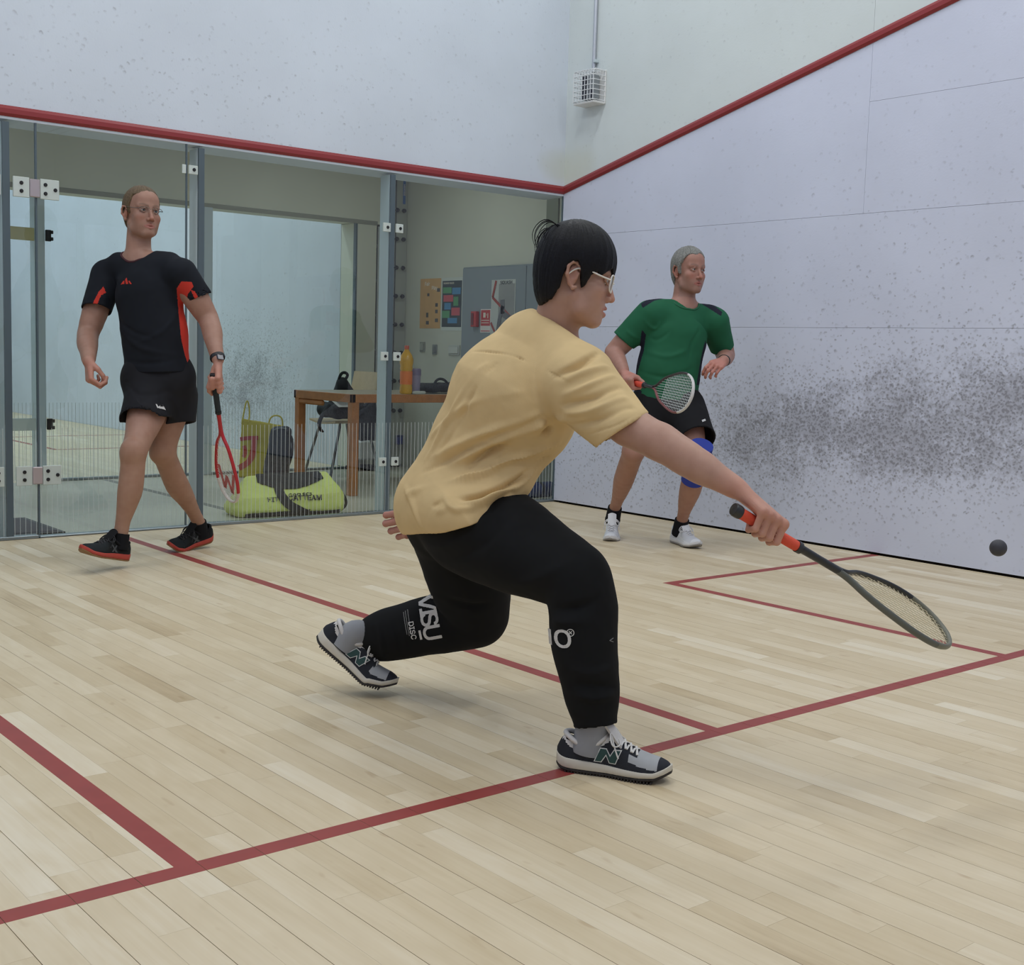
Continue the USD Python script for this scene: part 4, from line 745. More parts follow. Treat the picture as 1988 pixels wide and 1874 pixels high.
def limb(a, b, r, k=0.008):                                           # r: radii at even steps from a to b, with optional lateral offsets (r, offset vector)
    from scipy.interpolate import PchipInterpolator
    a, b = A(a, float), A(b, float); n = len(r); off = A([A(q[1]) if isinstance(q, tuple) else np.zeros(3) for q in r]); rr = A([q[0] if isinstance(q, tuple) else q for q in r], float)
    t = np.linspace(0, 1, n); m = (n - 1) * 3 + 1; u = np.linspace(0, 1, m); rr = PchipInterpolator(t, rr)(u); off = PchipInterpolator(t, off, axis=0)(u); P = a + (b - a) * u[:, None] + off
    return [ADD(cap_(P[i], P[i + 1], rr[i], rr[i + 1]), k if i else 0.02) for i in range(m - 1)]
def skin_mat(name):
    g = G(name); at = g('attribute', 'color', attribute='Cd'); pos = g('texture_coordinate', 'object')
    n = g('noise_texture', 'fac', vector=pos, scale=22.0, detail=4.0); m = g('rgb_ramp', 'color', fac=n, ramp=[(0.3, (0.92, 0.88, 0.86)), (0.7, (1.05, 1.06, 1.06))])
    fine = g('noise_texture', 'fac', vector=pos, scale=420.0, detail=2.0)
    return g.done(g('principled_bsdf', 'BSDF', base_color=g.mix(1.0, at, m, 'multiply'), roughness=0.5, specular_ior_level=0.35, subsurface_weight=0.12, subsurface_radius=(1.0, 0.35, 0.2), subsurface_scale=0.006, normal=g('bump', 'normal', height=fine, strength=0.12, distance=0.001)))
M_skin = skin_mat('skin')
def eye_mat():
    g = G('eye'); return g.done(g('principled_bsdf', 'BSDF', base_color=g('attribute', 'color', attribute='Cd'), roughness=0.12))
M_eye = eye_mat()
def cloth(name, c, rough=0.85, weave=600, var=0.05, bump=0.25, sheen=0.15, rib=None):
    g = G(name); pos = g('texture_coordinate', 'object'); n = g('noise_texture', 'fac', vector=pos, scale=14.0, detail=4.0); w = g('noise_texture', 'fac', vector=pos, scale=float(weave), detail=2.0)
    col = g('rgb_ramp', 'color', fac=n, ramp=[(0.3, tuple(x * (1 - var) for x in c)), (0.7, tuple(x * (1 + var) for x in c))])
    return g.done(g('principled_bsdf', 'BSDF', base_color=col, roughness=rough, specular_ior_level=0.2, sheen_weight=sheen, sheen_roughness=0.5, sheen_tint=tuple(min(1, x * 1.5 + 0.02) for x in c), normal=g('bump', 'normal', height=w, strength=bump, distance=0.0008)))
def hair_mat(name, c, rough=0.4):
    g = G(name); pos = g('texture_coordinate', 'object'); n = g('noise_texture', 'fac', vector=pos, scale=160.0, detail=3.0, distortion=0.6)
    col = g('rgb_ramp', 'color', fac=n, ramp=[(0.3, tuple(x * 0.6 for x in c)), (0.7, tuple(x * 1.35 for x in c))]); return g.done(g('principled_bsdf', 'BSDF', base_color=col, roughness=rough, specular_ior_level=0.18, normal=g('bump', 'normal', height=n, strength=0.5, distance=0.002)))
M_lens = None
def lens_mat():
    g = G('spectacle_lens'); return g.done(g('mix_closure', 'closure', fac=g.math('multiply', g('fresnel', 'fac', IOR=1.35), g.math('subtract', 1.0, g('geometry', 'backfacing'))), closure1=g('transparent_bsdf', 'BSDF', color=(0.95, 0.97, 0.97)), closure2=g('glossy_bsdf', 'BSDF', color=(1, 1, 1), roughness=0.02)))
M_lens = lens_mat()
def glasses(Fm, c, sc, parent, mat, rw=0.026, rh=0.017, rim=0.0014, y0=0.104, z0=-0.002, temple=0.0018, rimless=False):
    X = Lp(Fm, c, A(sc)); g = thing('glasses', None, None, parent=parent)
    for s in (-1, 1):
        th = np.linspace(0, 2 * np.pi, 32, endpoint=False); sq = lambda t: np.sign(t) * np.abs(t) ** 0.6
        P = A([X(s * 0.033 + rw * sq(math.cos(t)), y0 - abs(0.033 * s + rw * sq(math.cos(t)) ) ** 2 * 3.2, z0 + rh * sq(math.sin(t))) for t in th])
        if not rimless: obj('rim', tube(P, rim, 6, closed=True), mat, g, smooth=60)
        else: obj('rim', tube(P[1:15], rim, 6), mat, g, smooth=60)
        cn = P.mean(0); V = np.vstack([P, cn[None]]); obj('lens', (np.vstack([V, V - Fm[:, 1] * 0.001]), np.vstack([[(i, (i + 1) % 32, 32) for i in range(32)], [((i + 1) % 32 + 33, i + 33, 65) for i in range(32)]])), M_lens, g)
        xo = 0.033 + rw; obj('temple', tube(spline([X(s * xo, y0 - xo ** 2 * 3.2, z0 + 0.006), X(s * 0.076, y0 - 0.045, z0 + 0.009), X(s * 0.081, -0.01, z0 + 0.012), X(s * 0.083, -0.035, z0 - 0.012)], 20), temple, 6), mat, g, smooth=60)
    obj('bridge', tube(spline([X(-0.033 + rw, y0 - 0.001, z0 + 0.004), X(0, y0 + 0.004, z0 + 0.007), X(0.033 - rw, y0 - 0.001, z0 + 0.004)], 10), rim, 6), mat, g, smooth=60)

# ---------------------------------------------------------------- shoes
def build_shoe(parent, heel, fwd, up, L, cols, style, bend=0.0, by=0.68, wide=1.0, label=None, side=1):
    """fwd: heel to toe, up: away from the sole, heel: the heel's lowest rear point. bend: the ball's flexion in radians."""
    sh_ = thing('shoe', label, None, parent=parent); fw = norm(fwd); upv = norm(A(up) - fw * (A(up) @ fw)); sd = np.cross(fw, upv); k = L / 0.29
    def place(P):
        P = np.asarray(P, float) * A([wide * k, k, k]); yb = by * L; y = P[:, 1].copy(); z = P[:, 2].copy()
        if bend:
            t = np.clip((y - yb) / (0.02 * k), 0, 1) * bend; m = y > yb; c_, s_ = np.cos(t), np.sin(t); dy = y - yb
            y = np.where(m, yb + dy * c_ - z * s_, y); z = np.where(m, dy * s_ + z * c_, z)
        return A(heel) + sd * P[:, :1] + fw * y[:, None] + upv * z[:, None]
    ys = np.linspace(0, 1, 57); yy = 0.29 * ys
    hw = np.interp(ys, [0, .03, .1, .25, .45, .62, .75, .86, .95, 1.0], [.008, .022, .033, .034, .033, .043, .0475, .043, .028, .006]); cx_ = np.interp(ys, [0, .4, .7, 1], [0, 0, .004, -0.006]) * side
    ztop = np.interp(ys, [0, .3, .6, .85, 1], style.get('mid', [.036, .034, .028, .026, .032])); spring = np.interp(ys, [0, .06, .15, .7, .88, 1], [.010, .002, 0, 0, .006, .022])
    def ring_loft(w, z0, z1, extra=0.0, n=16):
        V = []
        for i in range(len(ys)):
            th = np.arange(n) / n * 2 * np.pi; cxs = np.sign(np.cos(th)) * np.abs(np.cos(th)) ** 0.35; sz = np.sign(np.sin(th)) * np.abs(np.sin(th)) ** 0.35
            V.append(np.stack([cx_[i] + (w[i] + extra) * cxs, np.full(n, yy[i]), (z0[i] + z1[i]) / 2 + (z1[i] - z0[i]) / 2 * sz], 1))
        V = np.vstack(V); N = len(ys); i, j = np.meshgrid(np.arange(N - 1), np.arange(n), indexing='ij'); j2 = (j + 1) % n
        Q = np.stack([i * n + j, i * n + j2, (i + 1) * n + j2, (i + 1) * n + j], -1).reshape(-1, 4); Fa = np.vstack([Q[:, [0, 2, 1]], Q[:, [0, 3, 2]]])
        a, b = len(V), len(V) + 1; V = np.vstack([V, V[:n].mean(0)[None], V[-n:].mean(0)[None]]); kk = np.arange(n)
        return V, np.vstack([Fa, np.stack([np.full(n, a), kk, (kk + 1) % n], 1), np.stack([np.full(n, b), (N - 1) * n + (kk + 1) % n, (N - 1) * n + kk], 1)])
    v, f = ring_loft(hw, spring + 0.006, ztop + spring * 0.6, 0.003); obj('midsole', (place(v), f), cols['mid'], sh_, smooth=50)
    v, f = ring_loft(hw, spring, spring + 0.008, 0.0025); tread = [(place(v), f)]
    if style.get('tread'):
        for yq in np.arange(0.03, 0.25, 0.008): w_ = np.interp(yq / 0.29, ys, hw); q = box(-w_ - 0.0015, w_ + 0.0015, yq - 0.002, yq + 0.002, -0.0018, 0.004); tread.append((place(q[0]), q[1]))
    obj('outsole', join(*tread), cols['out'], sh_, smooth=30)
    top = np.interp(ys, [0, .03, .07, .13, .22, .32, .40, .46, .53, .6, .7, .8, .9, .97, 1.0], style.get('top', [.050, .070, .088, .082, .070, .070, .086, .097, .088, .077, .064, .056, .050, .040, .030]))
    wu = hw * np.interp(ys, [0, .3, .5, .8, 1], [.97, .95, .95, 1.0, 1.0]); N, n = len(ys), 53; V = []
    for i in range(N):
        th = np.linspace(-0.12, np.pi + 0.12, n); pw_ = np.interp(ys[i], [0, .35, .7, 1], [.42, .5, .75, .8]); cxs = np.sign(np.cos(th)) * np.abs(np.cos(th)) ** pw_ * (1 - 0.14 * np.clip(np.sin(th), 0, 1)); sz = np.sign(np.sin(th)) * np.abs(np.sin(th)) ** 0.8
        b0 = ztop[i] * 0.72 + spring[i] * 0.6; V.append(np.stack([cx_[i] + wu[i] * cxs, np.full(n, yy[i]), b0 + (top[i] + spring[i] * 0.3 - b0) * sz], 1))
    V = np.stack(V); i, j = np.meshgrid(np.arange(N - 1), np.arange(n - 1), indexing='ij'); Q = np.stack([i * n + j, (i + 1) * n + j, (i + 1) * n + j + 1, i * n + j + 1], -1).reshape(-1, 4); VV = V.reshape(-1, 3)
    cq = VV[Q].mean(1); yq, zq = cq[:, 1] / 0.29, cq[:, 2]; hq = zq / np.interp(yq, ys, top); ctr = np.abs(cq[:, 0] - np.interp(yq, ys, cx_)) / np.maximum(np.interp(yq, ys, wu), 1e-4)
    reg = style['regions'](yq, hq, ctr, zq); hole = (yq > 0.09) & (yq < 0.40) & (ctr < 0.72) & (hq > 0.9)
    for r in np.unique(reg):
        qq = Q[(reg == r) & ~hole]; tri = np.vstack([qq[:, [0, 1, 2]], qq[:, [0, 2, 3]]]); obj('upper' if r == 0 else 'overlay', (place(VV), tri), cols[int(r)], sh_, smooth=60)
    # padded collar, tongue, laces
    col = [(0, .020, .090), (.023, .036, .085), (.029, .062, .072), (.029, .09, .070), (.023, .115, .084), (0, .124, .094), (-.023, .115, .084), (-.029, .09, .070), (-.029, .062, .072), (-.023, .036, .085)]
    obj('collar', (lambda m: (m[0], m[1]))(tube(place(spline(col, 44, True)), 0.0065 * k, 8, closed=True)), cols['collar'], sh_, smooth=60)
    tg = np.stack(np.meshgrid(np.linspace(-1, 1, 7), np.linspace(0, 1, 9), indexing='ij'), -1); tp = np.stack([tg[..., 0] * 0.023, 0.165 - 0.045 * tg[..., 1] + 0 * tg[..., 0], 0.080 + 0.058 * tg[..., 1] - 0.010 * tg[..., 0] ** 2], -1)
    tv, tf = sheet(tp, 0.007); obj('tongue', (place(tv), tf), cols['tongue'], sh_, smooth=60)
    for r_ in range(style.get('rows', 5)):
        y0 = 0.136 + 0.0145 * r_; zt = np.interp(y0 / 0.29, ys, top) + 0.004; zt2 = np.interp((y0 + 0.012) / 0.29, ys, top) + 0.004
        for s in (-1, 1): obj('lace', tube(place([(-s * 0.021, y0, zt - 0.008), (-s * 0.01, y0 + 0.003, zt - 0.001), (s * 0.01, y0 + 0.009, zt2 - 0.001), (s * 0.021, y0 + 0.012, zt2 - 0.008)]), 0.0022 * k, 6, sx=1.4), cols['lace'], sh_, smooth=60)
    z0 = np.interp(0.135 / 0.29, ys, top) + 0.006
    for s in (-1, 1):
        obj('lace', tube(place(spline([(0, .135, z0), (s * .02, .138, z0 + .006), (s * .043, .153, z0 - 0.022), (s * .03, .163, z0 - .022), (s * 0.004, .139, z0 + 0.002)], 24)), 0.0021 * k, 6), cols['lace'], sh_, smooth=60)
        obj('lace', tube(place(spline([(0, .135, z0), (s * .03, .145, z0 - .006), (s * .043, .158, z0 - .035), (s * 0.046, .165, z0 - .05)], 16)), 0.002 * k, 6), cols['lace'], sh_, smooth=60)
    for P2, mt_, lift in style.get('marks', []):                       # flat marks on both sides: polygons in (y along, z up)
        for s in (-1, 1):
            def surf(y, z):
                iy = np.clip(y / 0.29, 0, 1); w_ = np.interp(iy, ys, wu); b0 = np.interp(iy, ys, ztop) * 0.72; sz = np.clip((z - b0) / (np.interp(iy, ys, top) - b0), 0, 0.999); th = np.arcsin(sz ** (1 / 0.8)); pw_ = np.interp(iy, [0, .35, .7, 1], [.42, .5, .75, .8]); return np.interp(iy, ys, cx_) + s * (w_ * np.cos(th) ** pw_ * (1 - 0.14 * np.sin(th)) + lift)
            import shapely as shp
            m = trimesh.creation.extrude_polygon(shp.Polygon(P2), 0.0008, engine='earcut').subdivide_to_size(0.008); y, z = m.vertices[:, 0], m.vertices[:, 1]
            v = np.stack([surf(y, z) + s * m.vertices[:, 2], y, z], 1); fa = m.faces if s < 0 else m.faces[:, ::-1]; obj('logo', (place(v), fa), mt_, sh_)
    return place
def sock(parent, a, b, ra, rb, mat, name='sock'):
    P = np.linspace(A(a), A(b), 9); r = np.linspace(ra, rb, 9); r[-2] *= 1.04; obj(name, tube(P, r, 20), mat, parent, smooth=60)

# ---------------------------------------------------------------- rackets
def build_racket(butt, axis, wdir, label, cols, L=0.685, hw=0.1, hl=0.33, logo=None, string_r=0.0009):
    rk_ = thing('squash_racket', label, 'racket'); a = norm(axis); w = norm(A(wdir) - a * (A(wdir) @ a)); n = np.cross(a, w); pt = lambda s, x, z=0: A(butt) + a * s + w * x + n * z
    M_ = np.stack([w, n, a], 1); gl = 0.195
    th = np.arange(8) / 8 * 2 * np.pi + np.pi / 8; prof = [(0.0, -0.002), (0.0155, 0.0), (0.0175, 0.004), (0.0172, 0.018), (0.0152, 0.026), (0.0150, gl - 0.02), (0.0145, gl), (0.0, gl)]
    v, f = lathe(prof, 12); obj('grip', xf((v, f), M_ @ np.diag([1.0, 0.86, 1.0]), butt), cols['grip'], rk_, smooth=40)
    v, f = lathe([(0.0, -0.004), (0.0165, -0.002), (0.0182, 0.002), (0.0182, 0.014), (0.0172, 0.019), (0.0, 0.019)], 16); obj('butt_cap', xf((v, f), M_ @ np.diag([1.0, 0.88, 1.0]), butt), cols['cap'], rk_, smooth=40)
    v, f = lathe([(0.0, gl - 0.004), (0.0165, gl - 0.004), (0.0165, gl + 0.008), (0.012, gl + 0.012), (0.0, gl + 0.012)], 16); obj('grip_collar', xf((v, f), M_ @ np.diag([1.0, 0.86, 1.0]), butt), cols['cap'], rk_, smooth=40)
    s0 = L - hl; thr = s0 - 0.055; obj('shaft', tube([pt(gl, 0), pt((gl + thr) / 2, 0), pt(thr, 0)], [0.0115, 0.0105, 0.011], 12, sx=1.0, sy=0.9), cols['shaft'], rk_, smooth=60)
    t = np.linspace(0, 1, 64); half_ = []
    prof2 = [(thr - 0.01, 0.004), (thr + 0.02, 0.012), (s0, 0.038), (s0 + hl * 0.28, 0.078), (s0 + hl * 0.55, hw * 0.985), (s0 + hl * 0.75, hw * 0.94), (s0 + hl * 0.92, hw * 0.62), (L - 0.004, hw * 0.22), (L, 0)]
    rgt = spline([(s, x, 0) for s, x in prof2], 48); full = np.vstack([rgt, (rgt * A([1, -1, 1]))[::-1][1:]])
    hoop = A([pt(s, x) for s, x, _ in full]); rad = np.full(len(hoop), 1.0); nA, nB = 26, len(hoop) - 26
    seg = [('frame', 0, 34, cols['frame']), ('frame_tip', 33, len(hoop) - 33, cols['tip']), ('frame', len(hoop) - 34, len(hoop), cols['frame2'])]
    for nm, i0, i1, mt_ in seg: obj(nm, tube(hoop[i0:i1], 0.0085, 10, sx=0.72, sy=1.0, up=n), mt_, rk_, smooth=60)
    obj('bumper', tube(hoop[40:len(hoop) - 40] + (hoop[40:len(hoop) - 40] - pt(s0 + hl * 0.5, 0)) * 0.018, 0.0062, 8, sx=0.6, sy=1.0, up=n), cols['bumper'], rk_, smooth=60)
    import shapely as shp
    ins = shp.Polygon(full[:, :2]).buffer(-0.004)
    for k in range(-6, 7):
        x = k * 0.0135; ln = shp.LineString([(thr, x * 0.9), (L, x)]).intersection(ins)
        for q in getattr(ln, 'geoms', [ln]):
            if q.length > 0.04: (sa, xa), (sb, xb) = q.coords[0], q.coords[-1]; obj('string', tube([pt(sa, xa, 0.0004), pt(sb, xb, 0.0004)], string_r, 5), cols['string'], rk_)
    for k in range(18):
        s = s0 + 0.055 + k * 0.0148; q = shp.LineString([(s, -0.2), (s, 0.2)]).intersection(ins)
        if q.length > 0.03: (sa, xa), (sb, xb) = q.coords[0], q.coords[-1]; obj('string', tube([pt(sa, xa, -0.0004), pt(sb, xb, -0.0004)], string_r, 5), cols['string'], rk_)
    if logo: logo(rk_, pt, s0, hl)
    return rk_
# ---------------------------------------------------------------- the players. Joints are points of the court; depths keep the bones' lengths
U = unproject; RT, UPc, BK = RIGHT, UP, -FWD
def cv(r, u, b): return RT * r + UPc * u + BK * b                      # a direction: right, up, towards the viewer
def head_frame(fwd, up):
    f = norm(fwd); u = norm(A(up) - f * (A(up) @ f)); return np.stack([np.cross(f, u), f, u], 1)   # x: the person's right
def pick(v, n, pix):                                                   # the points of a surface that the photo shows at these pixels
    pr = project(v); face = np.nonzero((n * (v - CAM)).sum(1) < 0)[0]; t = cKDTree(pr[face, :2]); out = []
    for q in pix:
        d, i = t.query(q, 12); i = face[i]; out.append(v[i[np.argmin(pr[i, 2])]])
    return A(out)
def split_faces(v, f, lab):                                            # pieces of one surface by a label per face
    for k in np.unique(lab):
        g = f[lab == k]; u, i = np.unique(g, return_inverse=True); yield int(k), (v[u], i.reshape(g.shape))
def body_mesh(person, prims, h, fine, hf, color, label=None):          # one skin; the fine zone (head, hands) is cut where clothes hide it
    if fine is None: v, f = skin(prims, h)
    else:
        def inv(P): return -fine(P) - 0.006
        inv.box = None; fine.box = None
        a = skin(prims + [INT(fine)], hf); b = skin(prims + [INT(inv)], h); v, f = join(a, b)
    obj('body', (v, f), M_skin, person, smooth=True, color=color(v)); return v, f
def zone(*segs):                                                       # a region: union of capsules
    fs = [cap_(a, b, r) for a, b, r in segs]; return lambda P: np.min([q(P) for q in fs], 0)

# ================= the player in the yellow shirt, lunging
def yellow_player():
    me = thing('person', 'dark-haired person in yellow T-shirt and black joggers lunging low with outstretched racket arm', 'person')
    base = A(lin(178, 140, 122)); hairc = A(lin(22, 22, 27))
    HpR, HpL, KnR, KnL, AnR, AnL = U(905, 1015, 3.40), U(885, 1005, 3.56), U(1122, 1122, 3.12), U(927, 1197, 3.72), U(1155, 1420, 3.09), U(690, 1243, 3.78)
    ShR, El1, El, Fm_, Wr = U(1125, 748, 3.2), U(1222, 828, 3.09), U(1286, 862, 3.03), U(1368, 912, 2.97), U(1436, 952, 2.93)
    ShL, ElL, WrL = U(1050, 740, 3.6), U(900, 850, 3.86), U(842, 1004, 3.67)
    hc = U(1121, 536, 3.3); Fh = head_frame(cv(0.975, -0.21, -0.03), cv(0.21, 0.975, 0.03)); sc = (1.0, 0.945, 1.05)
    fw = norm(A([3.612, 4.492, 0]) - A([3.776, 4.232, 0])); hl = A([3.771, 4.238, 0.003]) + fw * 0.008; AnR = hl + fw * 0.082 + A([0, 0, 0.09])
    rt_ = U(777, 1384, 3.735); rh_ = U(611, 1240, 3.745); rf = norm(rt_ - rh_); ru = cv(0.52, 0.80, 0.06); ru_ = norm(A(ru) - rf * (A(ru) @ rf)); AnL = rh_ + rf * 0.082 + ru_ * 0.085
    butt = U(1425, 989, 2.885); tip = None
    for dz in np.linspace(0, 0.8, 400):
        tip = U(1838, 1232, 2.885 + dz)
        if np.linalg.norm(tip - butt) >= 0.685: break
    ax = norm(tip - butt); e1 = norm(cv(0.5, 0.86, 0) - ax * (cv(0.5, 0.86, 0) @ ax)); e2 = np.cross(ax, e1)
    # body
    pr = head_prims(Fh, hc, sc, jaw=1.02, mouth=0.0028, nose=0.95, lips=1.15, cheek=1.05)
    X = Lp(Fh, hc, A(sc)); pr += [ADD(cap_(X(0, -0.03, -0.06), U(1072, 668, 3.36), 0.055, 0.066), 0.02), ADD(cap_(U(1075, 690, 3.38), U(1062, 660, 3.4), 0.07, 0.06), 0.03)]
    spine = [U(1045, 695, 3.38), U(1000, 775, 3.38), U(945, 865, 3.43), U(890, 960, 3.46)]; lat = norm(cv(0.3, -0.15, 0.93))
    for a, b, ra, rb in ((0, 1, .105, .135), (1, 2, .135, .11), (2, 3, .11, .11)): pr.append(ADD(cap_(spine[a], spine[b], ra, rb, lat, 1.1), 0.03))
    pr += [ADD(cap_(U(1112, 725, 3.24), U(1055, 712, 3.56), 0.068), 0.04)]
    pr += limb(ShR, El1, [.062, .054, .047], .015) + limb(El1, El, [.047, .043, .042], .012) + limb(El, Fm_, [(.041, cv(0, 0.004, 0)), (.041, cv(0, 0, 0.004)), .034], .010) + limb(Fm_, Wr, [.034, .0275, .0235], .010)
    pr += limb(ShL, ElL, [.06, .052, .042]) + limb(ElL, WrL, [.042, .042, .026])
    pr += grip_hand(butt + ax * 0.088, ax, cv(0.42, 0.80, 0.42), 1, Wr, R=0.0165, S=0.98)
    pr += open_hand(WrL, cv(-1, -0.22, 0.05), cv(0.1, 0, -1), -1, curls=(42, 78, 45), thumb=0.8, S=1.12, each=(0, 4, 8, 12), fan=1.3)
    pr += limb(HpR, KnR, [.09, .075, .055], .03) + limb(KnR, U(1154, 1380, 3.10), [.05, .048, .034]) + limb(U(1154, 1380, 3.10), AnR, [.034, .033]) + limb(HpL, KnL, [.09, .075, .055], .03) + limb(KnL, U(715, 1241, 3.77), [.05, .048, .034]) + limb(U(715, 1241, 3.77), AnL, [.034, .033])
    fine = zone((X(0, 0, 0.1), X(0, -0.02, -0.12), 0.16), (U(1215, 815, 3.1), U(1290, 862, 3.03), 0.09), (El, Wr, 0.09), (Wr, U(1530, 1040, 2.9), 0.09), (WrL, U(750, 1020, 3.68), 0.1))
    lip = A(lin(176, 112, 100))
    def colr(v):
        C = head_color(v, Fh, hc, sc, base, hairc, lip, brow=0.85, blush=0.22); d = np.linalg.norm(v - U(1490, 1010, 2.93), axis=1); m = np.clip(1.4 - d / 0.12, 0, 0.5)[:, None]; C = C * (1 - m) + A(lin(200, 142, 122)) * m
        d = np.linalg.norm(v - U(770, 1020, 3.68), axis=1); m = np.clip(1.4 - d / 0.1, 0, 0.6)[:, None]; return C * (1 - m) + A(lin(176, 118, 108)) * m
    body_mesh(me, pr, 0.007, fine, 0.0026, colr)
    eye_meshes(Fh, hc, sc, Fh[:, 1] - Fh[:, 2] * 0.25, me, M_eye, (0.05, 0.03, 0.02))
    hp = [(-.14, -.092), (-.085, -.096), (-.058, -.076), (-.044, -.045), (-.041, -.01), (-.034, .016), (-.012, .026), (.0, .014), (.005, -.008), (.014, -.036), (.024, -.026), (.034, .008), (.052, .020), (.075, .022), (.095, .018), (.14, .012), (.16, .2), (-.2, .2)]
    hv, hf = hair_mesh(Fh, hc, sc, hp, 0.019, 0.0028, strand=0.0036, seed=3, back=0.004, xw=lambda q: 0.010 * np.sin(q[:, 0] * 120) * (q[:, 1] > 0.05) + 0.30 * np.maximum(0, np.abs(q[:, 0]) - 0.05) * (q[:, 1] > 0.03))
    M_hair = hair_mat('hair_black', A(lin(16, 16, 20)), 0.5); obj('hair', (hv, hf), M_hair, me, smooth=True)
    st = []
    for k in range(14):                                                # loose locks on the crown
        a = RNG.uniform(-0.045, 0.045); y = RNG.uniform(-0.1, -0.07); o = RNG.uniform(0.0, 0.016); st.append(tube(spline([X(a, y + 0.02, 0.10), X(a * 1.1, y - 0.012 - o * 0.6, 0.108 + o * 0.4), X(a * 1.2, y - 0.035 - o, 0.075), X(a * 1.2, y - 0.03 - o * 0.3, 0.04)], 12), np.linspace(0.0016, 0.0005, 12), 5))
    obj('loose_hair', join(*st), M_hair, me, smooth=True)
    glasses(Fh, hc, sc, me, plain('frame_clear', lin(226, 222, 212), 0.25), rw=0.027, rh=0.021, rim=0.0021, y0=0.101, z0=-0.006, temple=0.0024)
    # T-shirt
    pxm = lambda px, d: px * d / F
    sp = []; T = [(U(1045, 695, 3.38), pxm(96, 3.38)), (U(1000, 772, 3.38), pxm(126, 3.38)), (U(943, 858, 3.42), pxm(103, 3.42)), (U(889, 945, 3.45), pxm(93, 3.45)), (U(861, 985, 3.46), pxm(96, 3.46))]
    for (a, ra), (b, rb) in zip(T[:-1], T[1:]): sp.append(ADD(cap_(a, b, ra, rb, lat, 1.08), 0.02))
    sp += [ADD(cap_(U(955, 925, 3.40), U(875, 985, 3.40), 0.075, 0.117, lat, 2.0), 0.04), ADD(cap_(U(985, 930, 3.38), U(930, 975, 3.36), 0.05, 0.06, lat, 2.2), 0.04), ADD(cap_(U(1050, 850, 3.38), U(985, 915, 3.42), 0.05, 0.06, lat, 1.6), 0.05)]
    sp += [ADD(cap_(U(1112, 728, 3.235), U(1052, 715, 3.58), 0.086), 0.05), ADD(cap_(U(1080, 668, 3.32), U(1110, 715, 3.25), 0.066, 0.08), 0.04)]
    sp += [INT(half(U(1003, 967, 3.42), cv(0.31, -0.95, -0.12)), 0.004), INT(half(U(1090, 640, 3.36), cv(0.60, 0.79, 0.05)), 0.006)]
    hemR = U(1209, 835, 3.095)
    sp += [ADD(cap_(ShR, hemR, 0.101, 0.0765, end=cv(0.547, -0.837, 0.05)), 0.028), SUB(cap_(U(1160, 795, 3.15), hemR + cv(0.547, -0.837, 0.05) * 0.03, 0.07, 0.0705), 0.002)]
    sp += [ADD(cap_(ShL, U(965, 800, 3.78), 0.09, 0.08), 0.04)]
    v, f = skin(sp, 0.0042); v = relax(v, f, 3); n = normals(v, f)
    L = lambda pix, amp, w: (pick(v, n, pix), amp * 2.1, w * 0.9)
    fl = [L([(1108, 832), (1067, 840), (950, 882), (905, 903)], -0.016, 0.010), L([(1100, 815), (1050, 826), (960, 858), (880, 897)], 0.010, 0.013), L([(1085, 862), (1010, 887), (916, 926), (792, 958)], 0.012, 0.013),
          L([(1060, 893), (1009, 931), (929, 960), (838, 980)], -0.013, 0.009), L([(1040, 915), (1000, 945), (930, 972), (850, 992)], 0.008, 0.010), L([(1060, 800), (948, 836), (838, 886)], 0.007, 0.012), L([(1040, 815), (930, 865), (820, 915)], -0.006, 0.010),
          L([(1010, 757), (897, 791), (835, 850)], 0.005, 0.012), L([(940, 705), (880, 790), (825, 890)], 0.005, 0.010), L([(960, 705), (905, 790), (850, 880)], -0.005, 0.009), L([(1075, 728), (1121, 706), (1165, 684)], -0.008, 0.010), L([(1090, 740), (1130, 722), (1180, 710)], 0.006, 0.012),
          L([(1090, 790), (1150, 772), (1205, 750)], -0.007, 0.010), L([(1095, 805), (1150, 796), (1215, 770)], 0.006, 0.010), L([(1110, 826), (1160, 815), (1230, 790)], -0.005, 0.009), L([(1090, 770), (1140, 750), (1195, 728)], 0.005, 0.010),
          L([(985, 948), (965, 955), (940, 975)], 0.010, 0.009), L([(1000, 957), (978, 962), (955, 985)], -0.008, 0.007), L([(785, 945), (800, 985), (820, 1030)], 0.004, 0.010), L([(860, 960), (880, 985), (950, 968)], 0.005, 0.010)]
    fl += [L([(918, 681), (955, 683), (1011, 693), (1073, 726), (1100, 742)], -0.0045, 0.0035), L([(1128, 852), (1165, 836), (1205, 818), (1245, 790)], -0.002, 0.0025)]
    v = folds(v, n, fl); v = ripple(v, n, 0.0022, 16, seed=5); v = relax(v, f, 1)
    M_y = cloth('shirt_yellow', lin(214, 187, 138), 0.9, sheen=0.05); shp_ = obj('t_shirt', (v, f), M_y, me, smooth=True); n = normals(v, f)
    cen = U(1089, 641, 3.36); cn = norm(cv(0.60, 0.79, 0.05)); c1 = norm(cv(0.8, -0.6, 0)); c2 = np.cross(cn, c1)
    obj('collar', tube([cen + c1 * 0.074 * math.cos(t) + c2 * 0.066 * math.sin(t) - cn * (0.004 + 0.012 * max(0, math.cos(t))) for t in np.linspace(0, 2 * np.pi, 48, endpoint=False)], 0.0085, 8, closed=True, sx=1.0, sy=1.0), M_y, shp_, smooth=60)
    # joggers
    M_j = cloth('jogger_black', lin(22, 23, 24), 0.9, sheen=0.05, var=0.08)
